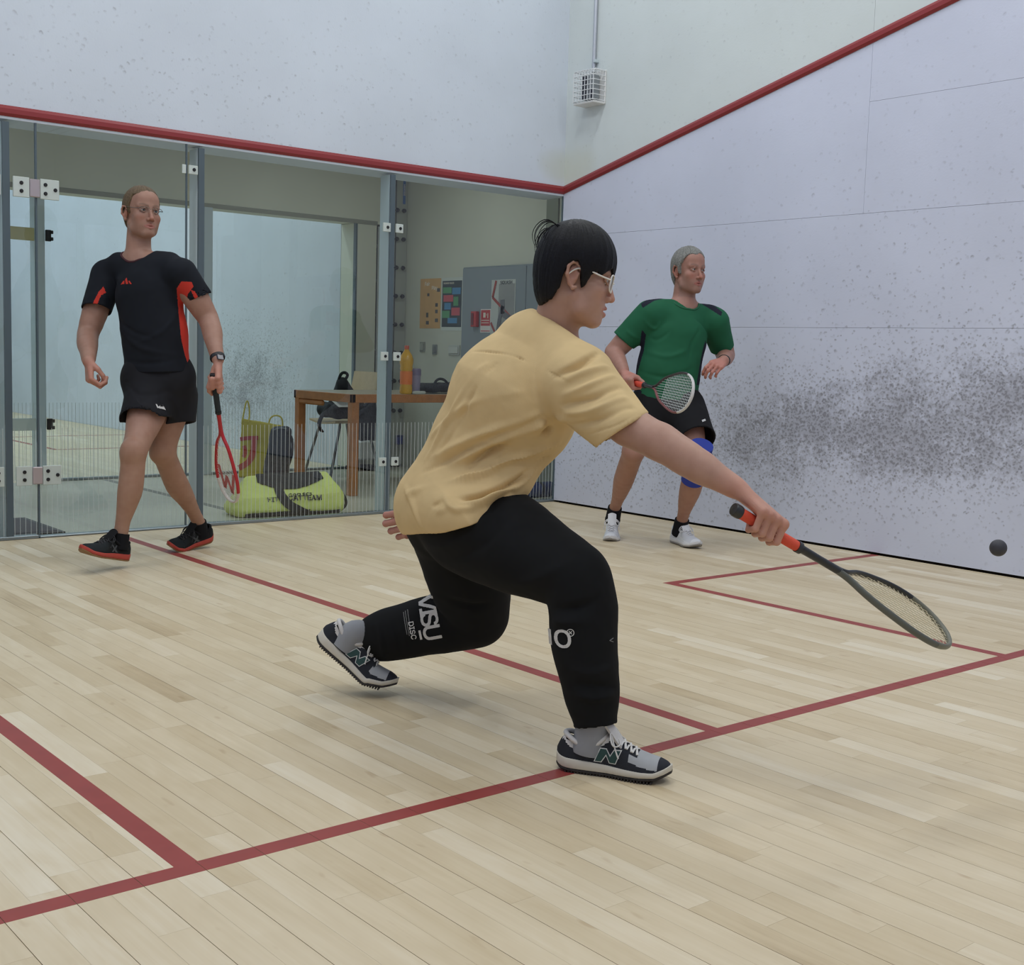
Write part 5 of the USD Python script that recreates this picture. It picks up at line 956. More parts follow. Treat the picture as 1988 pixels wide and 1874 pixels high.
    def leg_parts(a, b, c, ra, rk, rc, rcuff, k=0.03):
        cuff = c + (b - c) * 0.13
        return limb(a, b, ra, k) + limb(b, cuff, rk, 0.02) + [ADD(cap_(cuff, c, rc, rcuff, end=True), 0.006), SUB(cap_(c + (b - c) * 0.06, c + (c - b) * 0.1, rcuff - 0.006), 0.002)]
    tp = [ADD(ell(U(885, 985, 3.46), (0.155, 0.165, 0.13), np.stack([cv(0.86, -0.5, 0), cv(0, 0, 1), cv(0.5, 0.86, 0)], 1)), 0.03), ADD(cap_(U(952, 1002, 3.42), U(870, 1010, 3.52), 0.115, 0.125), 0.04)]
    tp += leg_parts(HpR, KnR, U(1156, 1408, 3.095), [.130, (.124, cv(0, 0.006, 0)), (.112, cv(0, 0.004, 0)), .090, .078], [.078, (.079, cv(0.004, 0, 0)), (.076, cv(-0.004, 0, 0)), .066, .060], .058, .0535)
    tp += leg_parts(HpL, KnL, U(702, 1244, 3.775), [.128, .120, .112, .100, .086], [.086, .082, (.080, cv(0, 0.004, 0)), .074, .068], .060, .0535)
    v, f = skin(tp, 0.0048); v = relax(v, f, 2); n = normals(v, f)
    L = lambda pix, amp, w: (pick(v, n, pix), amp, w)
    fl = [L([(1075, 1185), (1120, 1178), (1165, 1160)], -0.010, 0.012), L([(1070, 1205), (1110, 1210), (1150, 1200)], 0.007, 0.012), L([(995, 1140), (1050, 1120), (1100, 1090)], 0.006, 0.016), L([(870, 1165), (910, 1180), (950, 1175)], -0.010, 0.012), L([(1110, 1330), (1150, 1336), (1195, 1330)], -0.008, 0.010), L([(1112, 1350), (1150, 1358), (1196, 1350)], 0.008, 0.010), L([(1100, 1300), (1140, 1310), (1195, 1295)], 0.006, 0.012), L([(730, 1205), (738, 1240), (748, 1280)], 0.007, 0.010), L([(760, 1200), (770, 1240), (780, 1275)], -0.005, 0.010), L([(960, 985), (900, 1040), (830, 1060)], 0.005, 0.015), L([(1000, 1000), (930, 1060), (860, 1090)], -0.005, 0.015)]
    v = folds(v, n, fl); v = ripple(v, n, 0.003, 12, seed=8); jg = obj('joggers', (v, f), M_j, me, smooth=True); n = normals(v, f)
    M_pr = plain('jogger_print', lin(206, 204, 200), 0.7); M_pr2 = plain('jogger_print_grey', lin(120, 120, 118), 0.7)
    vt, ht = norm(cv(0.20, -0.98, 0)), norm(cv(0.98, 0.20, 0))         # the print runs round the calf: reading downwards, capitals towards the knee
    for k, (ch_, py) in enumerate((('V', 1159), ('I', 1182.5), ('S', 1190.5), ('U', 1213.5))):
        px = 810 + (py - 1165) * 0.20; o = U(px, py, 3.66); obj('print_letter', decal(meshkit.text_mesh(ch_, 0.050, 0.0012, bold=True), o, vt, ht, v, n), M_pr, jg)
    obj('print_bar', decal(trimesh.creation.box((0.028, 0.007, 0.0012)), U(815.5, 1229, 3.66) + vt * 0.006, vt, ht, v, n), M_pr, jg)
    obj('print_letter', decal(meshkit.text_mesh('DISC', 0.0155, 0.0012, bold=True), U(792, 1208, 3.66), vt, ht, v, n), M_pr, jg)
    for k, x in enumerate((789, 784, 780)): obj('print_line', decal(trimesh.creation.box((0.08 - 0.008 * k, 0.0022, 0.0012)), U(x + 6, 1212, 3.66), vt, ht, v, n), M_pr2, jg)
    obj('print_letter', decal(meshkit.text_mesh('O', 0.042, 0.0012, bold=True), U(1077, 1262, 3.0), norm(cv(1, 0.0, 0)), norm(cv(-0.08, 1, 0)), v, n), M_pr, jg)
    obj('print_letter', decal(trimesh.creation.box((0.006, 0.038, 0.0012)), U(1071, 1246, 3.0), norm(cv(1, 0.0, 0)), norm(cv(-0.08, 1, 0)), v, n), M_pr, jg)
    ringm = trimesh.creation.annulus(0.0075, 0.0095, 0.0012, sections=24); ringm = trimesh.util.concatenate([ringm, trimesh.creation.box((0.010, 0.002, 0.0012)), trimesh.creation.box((0.002, 0.010, 0.0012))]); ringm.apply_transform(trimesh.transformations.rotation_matrix(0.78, [0, 0, 1]))
    obj('print_emblem', decal(ringm, U(1109, 1232, 3.0), RT, UPc, v, n, sub=0.006), M_pr, jg); obj('print_letter', decal(meshkit.text_mesh('<', 0.016, 0.0012), U(1184, 1254, 3.0), RT, UPc, v, n, sub=0.006), M_pr2, jg)
    # socks and shoes
    M_sock = cloth('sock_grey', lin(146, 148, 152), 0.9)
    mb, mw, mg = cloth('shoe_suede_dark', lin(44, 46, 52), 0.8, weave=900), plain('shoe_leather_pale', lin(206, 203, 200), 0.5, bump=0.2, bscale=400), cloth('shoe_mesh_grey', lin(168, 170, 172), 0.8, weave=1500)
    cols = {0: mb, 1: mw, 2: mg, 'mid': plain('midsole_cream', lin(206, 200, 186), 0.6), 'out': plain('outsole_dark', lin(44, 40, 38), 0.7), 'collar': mw, 'tongue': mw, 'lace': plain('lace_white', lin(214, 212, 208), 0.8)}
    def regions(y, h, c, z):
        r = np.zeros(len(y), int); r[z > np.interp(y, [0, .04, .08, .13, .26, .36, .49, .53], [.095, .082, .074, .062, .043, .062, .088, .2])] = 1; r[(y > 0.64) & (y < 0.925) & (h > 0.60 + 0.9 * (y - 0.78) ** 2)] = 2; r[(y > 0.60) & (y < 0.72) & (h > 0.86)] = 0; r[(y > 0.90)] = 0; return r
    Nq = A([(.105, .034), (.124, .034), (.139, .053), (.134, .034), (.152, .034), (.170, .067), (.152, .067), (.140, .049), (.144, .067), (.125, .067)]); Nq = A([(.104, .036), (.119, .036), (.131, .055), (.141, .036), (.155, .036), (.166, .066), (.151, .066), (.141, .049), (.130, .066), (.116, .066)])
    import shapely as shp
    No = A(shp.Polygon(Nq).buffer(0.0024, join_style=2).exterior.coords)
    style = {'regions': regions, 'rows': 5, 'tread': True, 'mid': [.036, .032, .026, .024, .03], 'marks': [(No, plain('logo_edge', lin(214, 214, 210), 0.5), 0.0012), (Nq, plain('logo_green', lin(32, 66, 62), 0.6), 0.0024)]}
    build_shoe(me, hl + A([0.0, 0.0, 0]), fw, (0, 0, 1), 0.292, cols, style, label='right shoe flat on the floor, dark with a green N', side=-1)
    sock(me, U(1155, 1385, 3.097), hl + fw * 0.078 + A([0, 0, 0.045]), 0.043, 0.042, M_sock)
    build_shoe(me, rh_, rf, ru, 0.292, cols, style, bend=0.38, by=0.66, label='left shoe with raised heel, dark with a green N', side=1)
    obj('sock', tube(spline([U(716, 1242, 3.77), AnL + ru_ * 0.004, AnL + (rh_ + rf * 0.08 + ru_ * 0.04 - AnL) * 0.6, rh_ + rf * 0.082 + ru_ * 0.035], 14), 0.0415, 20), M_sock, me, smooth=60)
    # racket
    org = plain('grip_orange', lin(214, 78, 52), 0.7, bump=0.3, bscale=300); blk = plain('racket_black', lin(38, 40, 42), 0.35); olv = plain('racket_olive', lin(110, 110, 96), 0.4)
    w = e1 * 0.42 + e2 * 0.907 * (1 if (e2 @ BK) < 0 else -1)
    build_racket(butt, ax, w, 'black squash racket with orange grip swung by the player in yellow', dict(grip=org, cap=blk, shaft=blk, frame=blk, frame2=plain('racket_grey', lin(92, 94, 86), 0.4), tip=olv, bumper=plain('racket_bumper', lin(150, 112, 92), 0.5), string=plain('string_pale', lin(206, 196, 166), 0.5)), hl=0.30, hw=0.1)
    return me
yellow_player()
bc = U(1938, 1064, 3.02); sq_ = thing('squash_ball', 'small dark rubber squash ball in flight beside the right wall', 'ball'); bm = trimesh.creation.icosphere(4, 0.0205); bm.vertices += bc; obj('rubber', (bm.vertices, bm.faces), plain('ball_rubber', lin(58, 58, 64), 0.6, bump=0.2, bscale=500), sq_, smooth=True)
# ================= shared pieces of the two standing players
def torso(chest, waist, hip, lat, fro, wc, ww, wh, fl=0.62, grow=0.0):  # flattened along the chest's normal
    return [ADD(cap_(chest, waist, wc + grow, ww + grow, fro, fl), 0.03), ADD(cap_(waist, hip, ww + grow, wh + grow, fro, fl * 1.02), 0.03)]
def shorts_leg(a, b, ra, rb, end=True, cav=0.02):
    return [ADD(cap_(a, b, ra, rb, end=end), 0.03)], [SUB(cap_(b + (a - b) * 0.12, b + (b - a) * 0.2, rb - 0.012, rb - 0.006), 0.003)]
def pixel_label(v, f, polys, front=None):                              # 1, 2 ... for faces whose centre lies in a garment panel (outline drawn on the garment's visible side)
    c = v[f].mean(1); p = project(c)[:, :2]; fn = np.cross(v[f[:, 1]] - v[f[:, 0]], v[f[:, 2]] - v[f[:, 0]]); vis = (fn * (c - CAM)).sum(1) < 0; lab = np.zeros(len(f), int)
    for k, pl in enumerate(polys):
        ins = (poly_sd(p[:, 0], p[:, 1], pl) < 0) & vis; lab[ins] = k + 1
    return lab
def marks_from(parent, v, n, tri_px, mat, name='logo', lift=0.0015):    # a flat printed shape given by its corners on the visible side
    import shapely as shp
    for P in tri_px:
        Q = pick(v, n, [np.mean(P, 0)])[0]; d = (Q - CAM) @ FWD; C = A([U(x, y, d) for x, y in P]); q = np.stack([(C - Q) @ RT, (C - Q) @ UPc], 1)
        m = trimesh.creation.extrude_polygon(shp.Polygon(q), 0.0008, engine='earcut'); obj(name, decal(m, Q + BK * 0.0, RT, UPc, v, n, lift=lift), mat, parent)

# ================= the player in black at the left, walking, racket hanging from the left hand
def black_player():
    me = thing('person', 'person in black-and-red shirt and black shorts walking with lowered racket by the glass door', 'person')
    base = A(lin(164, 126, 109)); hairc = A(lin(104, 88, 68)); fro = norm(cv(-0.45, 0, 0.88)); lat = norm(np.cross(fro, UPc)) * -1
    if lat @ RT < 0: lat = -lat                                         # lat: to the person's left, to the right in the picture
    hc = U(276, 413, 5.95); Fh = head_frame(cv(0.66, -0.05, 0.75), cv(0.03, 1, 0.03)); sc = (1.0, 1.0, 1.03)
    ShR, ElR, WrR = U(208, 534, 6.06), U(171, 648, 5.99), U(172, 702, 5.80)
    ShL, ElL, WrL = U(352, 532, 5.85), U(404, 618, 5.90), U(423, 698, 5.76)
    chest, waist, hip = U(289, 572, 5.94), U(300, 650, 5.93), U(306, 735, 5.94)
    HR, HL, KR, KL, AR, AL = U(296, 768, 5.93), U(334, 772, 5.98), U(260, 880, 5.70), U(318, 880, 5.98), None, None
    H1, T1, UU1 = U(246, 1090, 5.74), U(171, 1079, 5.53), cv(0.05, 1, 0.22); f1 = norm(T1 - H1); u1_ = norm(UU1 - f1 * (UU1 @ f1)); AR = H1 + f1 * 0.072 + u1_ * 0.09
    H2, T2, UU2 = U(411, 1047, 6.38), U(338, 1071, 6.21), cv(0.32, 0.88, 0.2); f2 = norm(T2 - H2); u2_ = norm(UU2 - f2 * (UU2 @ f2)); AL = H2 + f2 * 0.072 + u2_ * 0.09
    butt = U(414, 727, 5.72); tip = None
    for dz in np.linspace(0, 0.8, 400):
        tip = U(447, 972, 5.72 + dz)
        if np.linalg.norm(tip - butt) >= 0.685: break
    ax = norm(tip - butt)
    X = Lp(Fh, hc, A(sc)); pr = head_prims(Fh, hc, sc, jaw=0.98, mouth=0.0, lips=0.95)
    pr += [ADD(cap_(X(0, -0.03, -0.06), U(268, 510, 5.97), 0.054, 0.062), 0.02), ADD(cap_(U(268, 508, 5.98), U(228, 514, 6.03), 0.055, 0.05), 0.03), ADD(cap_(U(268, 508, 5.98), U(330, 512, 5.9), 0.055, 0.05), 0.03)]
    pr += torso(chest, waist, hip, lat, fro, .168, .152, .160)
    pr += limb(ShR, ElR, [.062, .058, .046], .02) + limb(ElR, WrR, [.045, (.046, cv(-0.004, 0, 0)), .036, .028], .012) + limb(ShL, ElL, [.062, .056, .044], .02) + limb(ElL, WrL, [.043, (.044, cv(0.004, 0, 0)), .034, .028], .012)
    pr += open_hand(WrR, cv(0.12, -1, 0.12), cv(0.8, 0.05, -0.5), 1, curls=(52, 66, 40), thumb=1.0, S=1.02, fan=0.7)
    pr += grip_hand(butt + ax * 0.042, ax, cv(0.30, 0.1, 0.95), -1, WrL, R=0.0165, S=1.0)
    pr += limb(HR, KR, [.092, .088, .077, .062, .055]) + limb(KR, AR, [(.054, cv(-.004, 0, .004)), (.053, cv(.006, 0, 0)), (.054, cv(.010, 0, 0)), (.043, cv(.006, 0, 0)), .031, .030])
    pr += limb(HL, KL, [.094, .084, .070, .057, .053]) + limb(KL, AL, [.052, (.053, cv(-.006, -.004, 0)), (.055, cv(-.010, -.006, 0)), (.043, cv(-.004, 0, 0)), .031, .030])
    pr += [ADD(cap_(KR + BK * 0.022, KR + BK * 0.022 + UPc * 0.02, 0.042), 0.03), ADD(cap_(KL + cv(-0.02, 0, 0.02), KL + cv(-0.02, 0.02, 0.02), 0.04), 0.03)]
    fine = zone((X(0, 0, 0.1), X(0, -0.02, -0.14), 0.17)); lip = A(lin(170, 108, 100))
    def colr(v):
        C = head_color(v, Fh, hc, sc, base, hairc, lip, brow=0.55, stubble=0.12, blush=0.3)
        for o, w in ((U(182, 735, 5.78), 0.09), (U(420, 740, 5.73), 0.09)):
            m = np.clip(1.3 - np.linalg.norm(v - o, axis=1) / w, 0, 0.5)[:, None]; C = C * (1 - m) + A(lin(202, 140, 122)) * m
        lg = np.clip((0.66 - v[:, 2]) / 0.25, 0, 0.6)[:, None]; return C * (1 - lg) + A(lin(162, 126, 102)) * lg
    body_mesh(me, pr, 0.0046, fine, 0.0032, colr); eye_meshes(Fh, hc, sc, Fh[:, 1], me, M_eye, (0.05, 0.05, 0.05))
    hp = [(-.13, -.075), (-.06, -.07), (-.045, -.04), (-.042, .0), (-.034, .018), (-.012, .024), (-.002, .01), (.004, -.012), (.013, -.012), (.016, .02), (.030, .052), (.052, .072), (.080, .078), (.10, .076), (.12, .2), (-.2, .2)]
    hv, hf = hair_mesh(Fh, hc, sc, hp, 0.0075, 0.0032, strand=0.003, seed=5, xw=lambda q: 0.016 * np.sin(q[:, 0] * 55 + 0.6) * (q[:, 1] > 0.03)); obj('hair', (hv, hf), hair_mat('hair_brown', hairc, 0.5), me, smooth=True)
    glasses(Fh, hc, sc, me, plain('frame_metal', lin(120, 112, 106), 0.3, 0.7), rw=0.025, rh=0.0135, rim=0.0012, y0=0.103, z0=-0.002, temple=0.0016, rimless=True)
    # shirt
    fwN = head_frame(UPc, fro)
    sp = torso(U(289, 576, 5.94), waist, hip, lat, fro, .180, .166, .176, fl=0.68) + [ADD(cap_(U(232, 518, 6.02), U(328, 518, 5.89), .070, .070, fro, .85), 0.05), INT(half(U(306, 722, 5.94), cv(0.02, -1, -0.12)), 0.004)]
    sp += [SUB(cap_(U(271, 480, 5.93), U(271, 440, 6.0), 0.087, 0.087), 0.006)]
    hR, hL = U(187, 602, 5.995), U(386, 578, 5.875)
    sp += [ADD(cap_(ShR, hR, .076, .070, end=norm(hR - ShR) * 1.0 + cv(0.10, 0, 0)), 0.03), ADD(cap_(ShL, hL, .076, .064, end=norm(hL - ShL) + cv(-0.25, 0, 0)), 0.03)]
    sp += [SUB(cap_(ShR + (hR - ShR) * 0.75, hR + (hR - ShR) * 0.3, .064), 0.003), SUB(cap_(ShL + (hL - ShL) * 0.75, hL + (hL - ShL) * 0.3, .060), 0.003)]
    v, f = skin(sp, 0.0046); v = relax(v, f, 2); n = normals(v, f); L = lambda pix, amp, w: (pick(v, n, pix), amp, w)
    fl = [L([(215, 600), (250, 640), (300, 660)], -0.006, 0.012), L([(225, 640), (280, 680), (350, 690)], 0.006, 0.014), L([(350, 600), (320, 640), (270, 665)], 0.006, 0.012), L([(240, 700), (300, 705), (360, 695)], -0.006, 0.012), L([(200, 560), (215, 585), (222, 610)], -0.005, 0.010), L([(365, 560), (355, 600), (345, 640)], -0.006, 0.012), L([(180, 570), (195, 575), (210, 590)], 0.004, 0.01)]
    v = folds(v, n, fl); v = ripple(v, n, 0.003, 11, seed=4); n = normals(v, f)
    M_k, M_r = cloth('shirt_black', lin(24, 27, 34), 0.8, sheen=0.1), cloth('shirt_red_panel', lin(196, 58, 46), 0.8)
    lab = pixel_label(v, f, [[(343, 560), (352, 547), (372, 547), (376, 556), (364, 572), (363, 600), (366, 640), (371, 660), (375, 680), (383, 690), (384, 722), (369, 720), (359, 690), (352, 660), (347, 610), (344, 575)], [(172, 613), (182, 585), (192, 566), (201, 556), (206, 568), (196, 574), (189, 590), (178, 613)], [(370, 563), (378, 565), (390, 586), (383, 590)], [(318, 484), (330, 482), (352, 487), (349, 492), (330, 486)]])
    root = None
    for k, m in split_faces(v, f, lab):
        if k == 0: root = obj('shirt', m, M_k, me, smooth=True)
        else: obj('red_panel' if k < 4 else 'shoulder_stripe', m, M_r if k < 4 else plain('stripe_grey', lin(120, 104, 120), 0.7), root, smooth=True, label='red inset of the black shirt' if k == 1 else None)
    marks_from(root, v, n, [[(233, 552), (239, 545), (242, 545), (243, 552)], [(241.5, 542.5), (245, 538.5), (251, 552), (245, 552)], [(248, 545), (251, 544.5), (257, 552), (253, 552)]], M_r)
    cen, cn = U(267, 494, 5.955), norm(cv(0.02, 1, 0.32)); c1 = norm(np.cross(cn, fro)); c2 = np.cross(cn, c1)
    Pn = A([cen + c1 * 0.083 * math.cos(t) + c2 * 0.078 * math.sin(t) for t in np.linspace(0, 2 * np.pi, 48, endpoint=False)]); q = trimesh.proximity.closest_point(trimesh.Trimesh(v, f, process=False), Pn)[0]
    obj('collar', tube(q, 0.0055, 8, closed=True), plain('collar_dark', lin(70, 30, 36), 0.8), root, smooth=60)
    # shorts
    M_sh = cloth('shorts_black', lin(32, 32, 36), 0.8, sheen=0.08); eR, eL = HR + (KR - HR) * 0.43, U(341, 824, 5.99)
    a1, s1 = shorts_leg(HR, eR, .126, .114, end=cv(0.12, -1, 0.0)); a2, s2 = shorts_leg(HL, eL, .122, .096, end=cv(0.15, -1, 0))
    tp = [ADD(cap_(U(286, 735, 5.94), U(328, 735, 5.94), .138, .138, fro, .78), 0.03), ADD(cap_(U(305, 712, 5.94), U(305, 740, 5.94), .158, .166, fro, .66), 0.02)] + a1 + a2 + s1 + s2
    v, f = skin(tp, 0.0048); v = relax(v, f, 2); n = normals(v, f); v = folds(v, n, [(pick(v, n, [(240, 740), (280, 765), (330, 760)]), -0.006, 0.014), (pick(v, n, [(255, 770), (275, 785), (285, 800)]), 0.005, 0.012), (pick(v, n, [(330, 770), (345, 790), (350, 815)]), 0.005, 0.012), (pick(v, n, [(312, 760), (318, 790), (328, 815)]), -0.006, 0.01)]); v = ripple(v, n, 0.003, 12, seed=6); n = normals(v, f)
    so = obj('shorts', (v, f), M_sh, me, smooth=True); marks_from(so, v, n, [[(306, 790), (309, 788), (311, 794), (308, 793)], [(310, 787), (314, 785), (319, 796), (313, 794)], [(316, 788), (318, 788), (322, 795), (320, 796)]], plain('print_white', lin(208, 206, 204), 0.7))
    # socks, shoes
    M_so = cloth('sock_black', lin(22, 22, 25), 0.9); cols = {0: cloth('shoe_black', lin(28, 30, 32), 0.7), 1: plain('shoe_trim', lin(66, 70, 74), 0.5), 2: cloth('shoe_black_mesh', lin(36, 40, 42), 0.8), 'mid': plain('midsole_red', lin(178, 66, 54), 0.6), 'out': plain('outsole_gum', lin(140, 104, 66), 0.6), 'collar': cloth('collar_black', lin(24, 24, 26), 0.9), 'tongue': cloth('tongue_black', lin(26, 26, 28), 0.9), 'lace': plain('lace_black', lin(40, 40, 42), 0.8)}
    style = {'regions': lambda y, h, c, z: np.where((y > 0.55) & (h > 0.55), 2, 0), 'rows': 5, 'marks': [(A([(.10, .035), (.115, .035), (.15, .068), (.138, .068)]), cols[1], .0012), (A([(.13, .035), (.142, .035), (.115, .068), (.105, .068)]), cols[1], .0014)]}
    h1, t1 = H1, T1; u1 = UU1
    build_shoe(me, h1, f1, u1, 0.285, cols, style, label='right shoe landing on its heel', side=-1); sock(me, AR + (KR - AR) * 0.08, h1 + f1 * 0.07 + u1_ * 0.05, .039, .043, M_so)
    h2, u2 = H2, UU2
    build_shoe(me, h2, f2, u2, 0.285, cols, style, bend=0.32, label='left shoe pushing off its toes', side=1); sock(me, AL + (KL - AL) * 0.08, h2 + f2 * 0.075 + u2_ * 0.05, .039, .042, M_so)
    # watch
    wd = norm(WrL - ElL); wc_ = WrL - wd * 0.012; a1_ = norm(np.cross(wd, BK)); b1_ = np.cross(wd, a1_)
    wt = obj('watch', tube([wc_ + a1_ * 0.032 * math.cos(t) + b1_ * 0.029 * math.sin(t) for t in np.linspace(0, 2 * np.pi, 28, endpoint=False)], 0.011, 8, closed=True, sx=0.32, up=wd), M_black, me, smooth=60, label='black wrist watch'); fc_ = wc_ + norm(BK + RT * 0.7) * 0.032
    obj('watch_face', (lambda q: (q[0] @ np.stack([norm(np.cross(wd, norm(BK + RT * 0.7))), wd, norm(BK + RT * 0.7)], 1).T + fc_, q[1]))(cbox(-0.017, 0.017, -0.018, 0.018, -0.004, 0.006, 0.004)), plain('watch_face', lin(34, 34, 52), 0.2), wt)
    red = plain('racket_red', lin(178, 34, 44), 0.35); wht = plain('racket_white', lin(206, 200, 192), 0.4); e1 = norm(cv(1, 0.14, 0) - ax * (cv(1, 0.14, 0) @ ax)); e2 = np.cross(ax, e1)
    def logo(rk, pt, s0, hl):
        m = ribbon([(-0.07, 0.27), (-0.035, 0.14), (0.0, 0.23), (0.035, 0.14), (0.07, 0.27)], 0.022, 0.0, 0.0014); v = m[0]; P = A([pt(s0 + hl - 0.02 - (q[2] - 0.12) * 0.9 - 0.02, q[1], q[0] - 0.0006) for q in v]); obj('string_stencil', (P, m[1]), plain('stencil_red', lin(180, 84, 84), 0.6), rk)
    build_racket(butt, ax, e1 * 0.60 + e2 * 0.80, 'red and white squash racket with dark grip hanging from the walking player', dict(grip=plain('grip_dark', lin(34, 42, 46), 0.8, bump=0.3, bscale=300), cap=M_black, shaft=red, frame=red, frame2=red, tip=wht, bumper=plain('bumper_white', lin(206, 202, 196), 0.5), string=plain('string_white', lin(210, 206, 200), 0.5)), logo=logo, string_r=0.0007)
black_player()

# ================= the player in green by the right wall
def green_player():
    me = thing('person', 'grey-haired person in green shirt and black shorts waiting by the marked wall', 'person')
    base = A(lin(166, 124, 110)); hairc = A(lin(128, 128, 124)); fro = norm(cv(0.28, 0, 0.95)); lat = norm(cv(0.95, 0, -0.28))
    hc = U(1338, 526, 6.84); Fh = head_frame(cv(0.50, -0.08, 0.86), cv(0.03, 1, 0.05)); sc = (0.98, 0.98, 1.04)
    ShR, ElR, WrR = U(1262, 612, 6.78), U(1192, 684, 6.84), U(1211, 722, 6.66)
    ShL, ElL, WrL = U(1387, 626, 6.9), U(1409, 690, 7.03), U(1405, 701, 6.80)
    chest, waist, hip = U(1311, 654, 6.84), U(1298, 720, 6.83), U(1292, 780, 6.84)
    HR, HL, KR, KL, AR, AL = U(1262, 795, 6.84), U(1326, 798, 6.86), U(1230, 878, 6.72), U(1354, 896, 6.64), None, None
    fl_ = lambda d: norm(A([d[0], d[1], 0])); h_ = fl_(BK); r_ = fl_(RT); f1 = fl_(h_ * 0.99 - r_ * 0.1); f2 = fl_(h_ * 0.92 + r_ * 0.36)
    h1 = on_plane(1186, 1052, 2, 0.0) - f1 * 0.265 + A([0, 0, 0.066]); f1 = norm(f1 * 0.265 - A([0, 0, 0.103])); h2 = on_plane(1354, 1067, 2, 0.0) - f2 * 0.28 + A([0, 0, 0.003]); AR, AL = h1 + f1 * 0.078 + A([0, 0, 0.09]), h2 + f2 * 0.078 + A([0, 0, 0.09])
    butt = U(1217, 741, 6.62); tip = None
    for dz in np.linspace(0, 0.9, 500):
        tip = U(1344, 768, 6.62 - dz)
        if np.linalg.norm(tip - butt) >= 0.685: break
    ax = norm(tip - butt)
    X = Lp(Fh, hc, A(sc)); pr = head_prims(Fh, hc, sc, jaw=1.03, mouth=0.0012, lips=0.85, cheek=0.95)
    pr += [ADD(cap_(X(0, -0.03, -0.06), U(1326, 600, 6.87), 0.057, 0.066), 0.02), ADD(cap_(U(1326, 598, 6.87), U(1280, 602, 6.8), 0.055, 0.05), 0.03), ADD(cap_(U(1326, 598, 6.87), U(1370, 612, 6.92), 0.055, 0.05), 0.03)]
    pr += torso(chest, waist, hip, lat, fro, .170, .158, .165)
    pr += limb(ShR, ElR, [.062, .057, .046], .02) + limb(ElR, WrR, [.047, (.046, cv(-.003, 0, 0)), .036, .029], .012) + limb(ShL, ElL, [.062, .057, .046], .02) + limb(ElL, WrL, [.046, .045, .036, .029], .012)
    pr += grip_hand(butt + ax * 0.085, ax, cv(-0.35, 0.55, 0.6), 1, WrR, R=0.0165, S=1.0)
    pr += open_hand(WrL, cv(-0.62, -0.35, 0.7), cv(-0.35, -0.75, -0.5), -1, curls=(30, 50, 34), thumb=0.6, S=1.0)
    pr += limb(HR, KR, [.095, .09, .078, .064, .056]) + limb(KR, AR, [(.056, cv(0, 0, .004)), (.056, cv(-.002, 0, -.006)), (.055, cv(-.002, 0, -.01)), (.044, cv(0, 0, -.006)), .031, .030])
    pr += limb(HL, KL, [.095, .09, .078, .064, .057]) + limb(KL, AL, [(.057, cv(0, 0, .004)), (.058, cv(.003, 0, -.006)), (.057, cv(.003, 0, -.01)), (.045, cv(0, 0, -.006)), .031, .030])
    pr += [ADD(cap_(KR + cv(-0.01, 0, 0.02), KR + cv(-0.01, 0.02, 0.02), 0.045), 0.03), ADD(cap_(KL + BK * 0.02, KL + BK * 0.02 + UPc * 0.02, 0.045), 0.03)]
    fine = zone((X(0, 0, 0.1), X(0, -0.02, -0.14), 0.17)); lip = A(lin(158, 92, 86))
    def colr(v):
        C = head_color(v, Fh, hc, sc, base, A(lin(104, 96, 90)), lip, brow=0.5, stubble=0.35, blush=0.35)
        for o, w in ((U(1222, 748, 6.6), 0.09), (U(1388, 711, 6.72), 0.09)):
            m = np.clip(1.3 - np.linalg.norm(v - o, axis=1) / w, 0, 0.55)[:, None]; C = C * (1 - m) + A(lin(206, 136, 124)) * m
        lg = np.clip((0.6 - v[:, 2]) / 0.25, 0, 0.6)[:, None]; return C * (1 - lg) + A(lin(162, 122, 102)) * lg
    body_mesh(me, pr, 0.005, fine, 0.0034, colr); eye_meshes(Fh, hc, sc, Fh[:, 1] + RT * 0.2, me, M_eye, (0.12, 0.11, 0.10))
    hp = [(-.13, -.085), (-.06, -.08), (-.045, -.045), (-.042, .0), (-.034, .018), (-.012, .024), (-.002, .01), (.004, -.022), (.012, -.022), (.018, .02), (.034, .05), (.052, .070), (.075, .084), (.10, .086), (.12, .2), (-.2, .2)]
    hv, hf = hair_mesh(Fh, hc, sc, hp, 0.012, 0.0034, strand=0.007, seed=9, xw=lambda q: 0.006 * np.sin(q[:, 0] * 90) * (q[:, 1] > 0.03)); obj('hair', (hv, hf), hair_mat('hair_grey', hairc, 0.55), me, smooth=True)
    sp = torso(U(1311, 656, 6.84), waist, hip, lat, fro, .182, .172, .186, fl=0.68) + [ADD(cap_(U(1282, 606, 6.8), U(1372, 616, 6.92), .072), 0.04), INT(half(U(1291, 774, 6.83), cv(-0.05, -1, -0.12)), 0.004)]
    sp += [SUB(cap_(U(1327, 596, 6.86), U(1330, 550, 6.86), 0.080), 0.006)]
    hR, hL = U(1211, 661, 6.82), U(1402, 676, 6.99)
    sp += [ADD(cap_(ShR, hR, .084, .070, end=norm(hR - ShR) + cv(0.05, -0.1, 0)), 0.03), ADD(cap_(ShL, hL, .082, .068, end=norm(hL - ShL)), 0.03), SUB(cap_(ShR + (hR - ShR) * 0.75, hR + (hR - ShR) * 0.3, .062), 0.003), SUB(cap_(ShL + (hL - ShL) * 0.75, hL + (hL - ShL) * 0.3, .060), 0.003)]
    v, f = skin(sp, 0.005); v = relax(v, f, 2); n = normals(v, f); L = lambda pix, amp, w: (pick(v, n, pix), amp, w)
